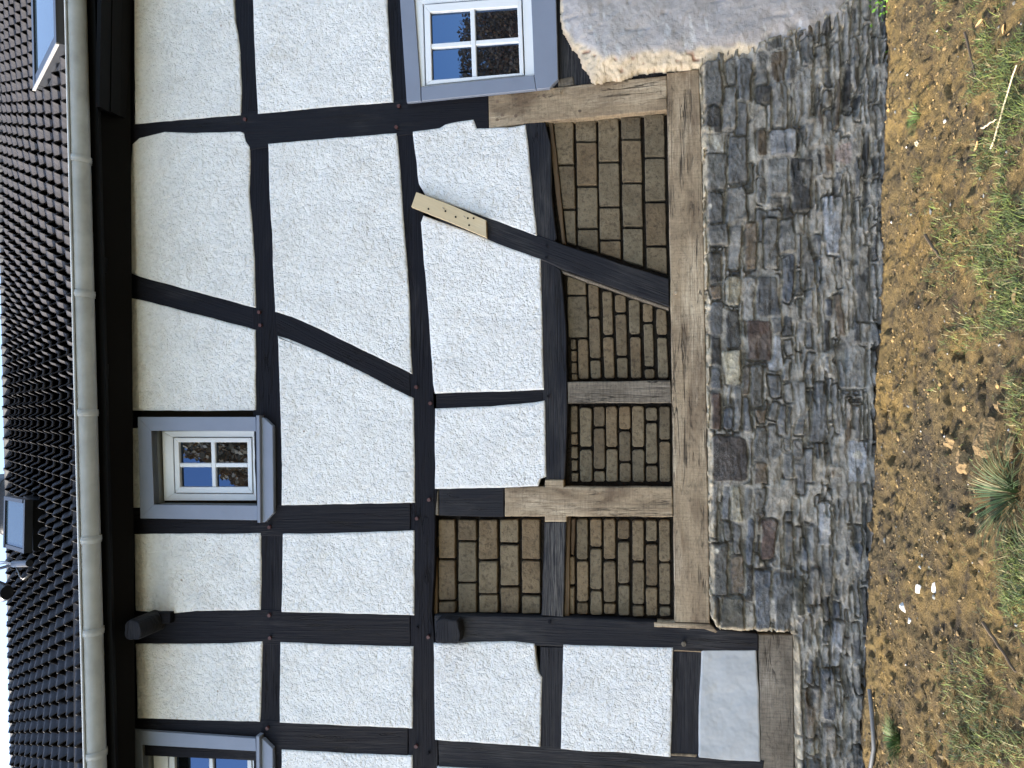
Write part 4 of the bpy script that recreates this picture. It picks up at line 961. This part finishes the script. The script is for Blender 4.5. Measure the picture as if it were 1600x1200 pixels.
def lump(name, u_, v_, size, mat, label, cat, seed, group=None, sub=4, flat=(1, 1, .6), rough=.6, lift=.05):
    p = gpt(u_, v_); bm = bmesh.new(); bmesh.ops.create_icosphere(bm, subdivisions=sub, radius=1); r_ = random.Random(seed)
    cuts = [(Vector((r_.gauss(0, 1), r_.gauss(0, 1), r_.gauss(0, 1))).normalized(), r_.uniform(.45, .8)) for _ in range(9)]
    for vtx in bm.verts:
        c = vtx.co
        for nrm, d in cuts:
            e = c.dot(nrm)-d
            if e > 0: c -= nrm*e
        k = 1+rough*(float(fbm(np.array([c.x*3+seed+c.z]), np.array([c.y*3+c.z*2]), 4, seed)[0])-.5)
        vtx.co = Vector((c.x*size[0]*k, c.y*size[1]*k, c.z*size[2]*k))
    me = bpy.data.meshes.new(name); bm.to_mesh(me); bm.free(); o = link(name, me, mat)
    o.location = (p.x, p.y, gz(p.x, p.y)+size[2]*lift); o.rotation_euler = (r_.uniform(-.3, .3), r_.uniform(-.3, .3), r_.uniform(0, 6)); tag(o, label, cat, group); return o
G1 = 'white plaster flakes fallen on the soil'
lump('plaster_flake', 1447, 921, (.012, .045, .016), M['chip'], 'narrow white plaster flake standing next to the largest flake', 'plaster flake', 1, G1, 2)
lump('plaster_flake', 1463, 918, (.035, .045, .014), M['chip'], 'largest white plaster flake, broken and lying in a cluster', 'plaster flake', 2, G1, 2)
lump('plaster_flake', 1422, 949, (.018, .042, .022), M['chip'], 'upright white plaster flake casting a dark shadow, nearest the wall', 'plaster flake', 3, G1, 2)
lump('plaster_flake', 1430, 970, (.014, .016, .01), M['chip'], 'tiny white plaster crumb beyond the upright flake', 'plaster flake', 4, G1, 2)
lump('plaster_flake', 1443, 1187-300, (.006, .016, .008), M['chip'], 'slim white splinter of plaster alone on bare soil', 'plaster flake', 5, G1, 1)
lump('plaster_flake', 1371, 30, (.02, .02, .012), M['chip'], 'white plaster flake lying beside the green weed', 'plaster flake', 6, G1, 2)
lump('plaster_flake', 1378, 94, (.014, .014, .01), M['chip'], 'small round white flake at the foot of the plinth', 'plaster flake', 7, G1, 2)
lump('plaster_flake', 1598, 783, (.03, .02, .012), M['chip'], 'white flake at the edge of the grass beyond the dark tuft', 'plaster flake', 8, G1, 2)
G2 = 'lumps of clay lying on the soil'
def clod_brick(u_, v_):
    o = lump('clay_lump', u_, v_, (.105, .065, .05), M['clod'], 'broken block of clay brick half sunk in the soil', 'clay lump', 12, G2, 4, rough=.5, lift=.05)
    o.rotation_euler = (.1, -.12, .15)
clod_brick(1548, 690)
lump('clay_lump', 1492, 690, (.05, .04, .03), M['clod'], 'rounded clay lump between the broken block and the wall', 'clay lump', 13, G2)
lump('clay_lump', 1510, 722, (.05, .05, .035), M['clod'], 'ochre clay lump beside the dark hollow', 'clay lump', 14, G2)
lump('clay_lump', 1580, 702, (.06, .05, .03), M['clod'], 'grey brown lump behind the broken block', 'clay lump', 15, G2)
lump('clay_lump', 1560, 635, (.035, .03, .025), M['clod'], 'small round stone above the broken block', 'clay lump', 16, G2)
lump('clay_lump', 1365, 1122-300, (.03, .03, .03), M['clod'], 'pale clay crumb at the base of the stone plinth', 'clay lump', 17, G2)
lump('clay_lump', 1371, 208, (.03, .045, .03), M['clod'], 'tan stone chip leaning against the plinth', 'clay lump', 18, G2)
lump('clay_lump', 1434, 224, (.022, .02, .015), M['board'], 'yellowish rounded pebble among footprints', 'clay lump', 19, G2)
def stick(a, b, r_, label, mat='stick', sag=0, grp='fallen sticks on the soil'):
    p, q = gpt(*a), gpt(*b); o = empty('stick', (0, 0, 0)); col.objects.unlink(o); bpy.data.objects.remove(o)
    n = 9; mb = MB(); c = (p+q)/2; pts_ = []
    for i in range(n):
        t = i/(n-1); x = p+(q-p)*t; pts_.append((x.x-c.x+random.uniform(-.004, .004), x.y-c.y+random.uniform(-.004, .004), .012+gbase(x.x)-gbase(c.x)+.01))
    mb.tube(pts_, r_, 7, r1=r_*.6); o = mb.build('stick', M[mat], None); o.location = (c.x, c.y, gbase(c.x)+.004); tag(o, label, 'stick', grp)
stick((1518, 48), (1535, 118), .006, 'dark curved stick at the grass edge')
stick((1455, 368), (1480, 404), .008, 'thick grey stick end among thin grass')
stick((1548, 972), (1600, 1050), .007, 'long brown stick lying toward the lawn')
stick((1545, 200), (1570, 184), .004, 'short pale twig near the grass', 'board')
stick((1560, 232), (1600, 100), .004, 'long thin straw coloured stem lying across the grass', 'board')
# grey pipe end
mb = MB(); pts_ = []
for (u_, v_) in [(1372, 1078), (1376, 1110), (1378, 1140), (1377, 1170), (1374, 1200), (1366, 1260)]:
    p = gpt(u_, v_); pts_.append((p.x, p.y, gz(p.x, p.y)+.018))
mb.tube(pts_, .011, 10); o = mb.build('pipe', M['hose'], None); tag(o, 'thin grey pipe end lying along the foot of the plinth', 'pipe')
# dry leaves
LF = [(1592, 462, .035, 'large pale dry leaf at the right edge of the grass'), (1420, 70, .018, 'small dry leaf near the weed'), (1536, 37, .03, 'light dry leaf lying beside the dark stick'), (1529, 405, .025, 'orange dry leaf among grass'), (1535, 228, .028, 'reddish dry leaf on trodden soil'),
      (1478, 585, .018, 'curled dry leaf on open soil'), (1500, 1085, .02, 'brown dry leaf near sparse grass'), (1568, 46, .02, 'whitish dry leaf in the dense grass')]
for i, (u_, v_, s, lb) in enumerate(LF):
    p = gpt(u_, v_); r_ = random.Random(i+40); me = bpy.data.meshes.new('dry_leaf'); ol = []; n = 10
    for k in range(n+1):
        t = k/n; w_ = math.sin(math.pi*t)**.7*.45; ol.append((t-.5, w_, t))
    V_ = []; F_ = []
    for k, (x, w_, t) in enumerate(ol):
        zc = .18*math.sin(t*3+i); V_ += [(x*2*s, -w_*s, (zc+.25)*s), (x*2*s, 0, zc*s), (x*2*s, w_*s*.9, (zc+.3)*s)]
    for k in range(n): a = k*3; F_ += [(a, a+3, a+4, a+1), (a+1, a+4, a+5, a+2)]
    me.from_pydata(V_, [], F_); o = link('dry_leaf', me, M['leaf'], None, True); o.location = (p.x, p.y, gz(p.x, p.y)+.008); o.rotation_euler = (r_.uniform(-.3, .3), r_.uniform(-.3, .3), r_.uniform(0, 6)); tag(o, lb, 'leaf', 'dry leaves on the ground')

# ------------------------------------------------------------------ trees behind the viewer (seen as reflections in the windows)
def tree(x, y, h, rx, rz, zc, n, seed, label, c):
    t = empty('tree', (x, y, 0)); tag(t, label, 'tree', 'brown trees facing the house'); r_ = np.random.default_rng(seed)
    mb = MB(); mb.tube([(0, 0, -.1), (.1, 0, zc*.5), (0, .1, zc), (0, 0, h*.8)], .28, 10, r1=.06)
    for k in range(14):
        a = r_.uniform(0, 6.28); z0 = r_.uniform(.3, .75)*h; mb.tube([(0, 0, z0), (math.cos(a)*rx*.35, math.sin(a)*rx*.35, z0+.6), (math.cos(a)*rx*.6, math.sin(a)*rx*.6, z0+1.2)], .07, 6, r1=.02)
    mb.build('trunk', M['bark'], t)
    a = r_.normal(0, 1, (n, 3)); a /= np.linalg.norm(a, axis=1)[:, None]; q = r_.uniform(.25, 1, n)**.4
    cl = .82+.3*fbm(a[:, 0]*3+9, a[:, 2]*3+a[:, 1]*2, 3, seed)*1.2
    P0 = a*(q*cl)[:, None]*np.array([rx, rx, rz])+np.array([0, 0, zc]); P0 = P0[P0[:, 2] > .2]; n = len(P0)
    e1 = r_.normal(0, 1, (n, 3)); e1 /= np.linalg.norm(e1, axis=1)[:, None]; e2 = np.cross(e1, r_.normal(0, 1, (n, 3))); e2 /= np.linalg.norm(e2, axis=1)[:, None]; s = r_.uniform(.022, .06, (n, 1))*(1.9 if h > 10 else 1)
    V_ = np.stack([P0+e1*s, P0+e2*s*.7, P0-e1*s, P0-e2*s*.7], 1).reshape(-1, 3); F_ = np.arange(n*4).reshape(-1, 4)
    raw_mesh('crown', V_, F_, M['crown'], t, np.repeat(np.array(c)*r_.uniform(.5, 1.5, (n, 1)), 4, axis=0), False)
tree(2.2, -15, 14.5, 4.6, 5.3, 9.8, 150000, 1, 'tall brown leaved tree across the yard', (.42, .25, .11))
tree(9.2, -15, 6.0, 5.2, 3.2, 2.8, 170000, 2, 'low wide russet tree right across the yard', (.60, .32, .15))
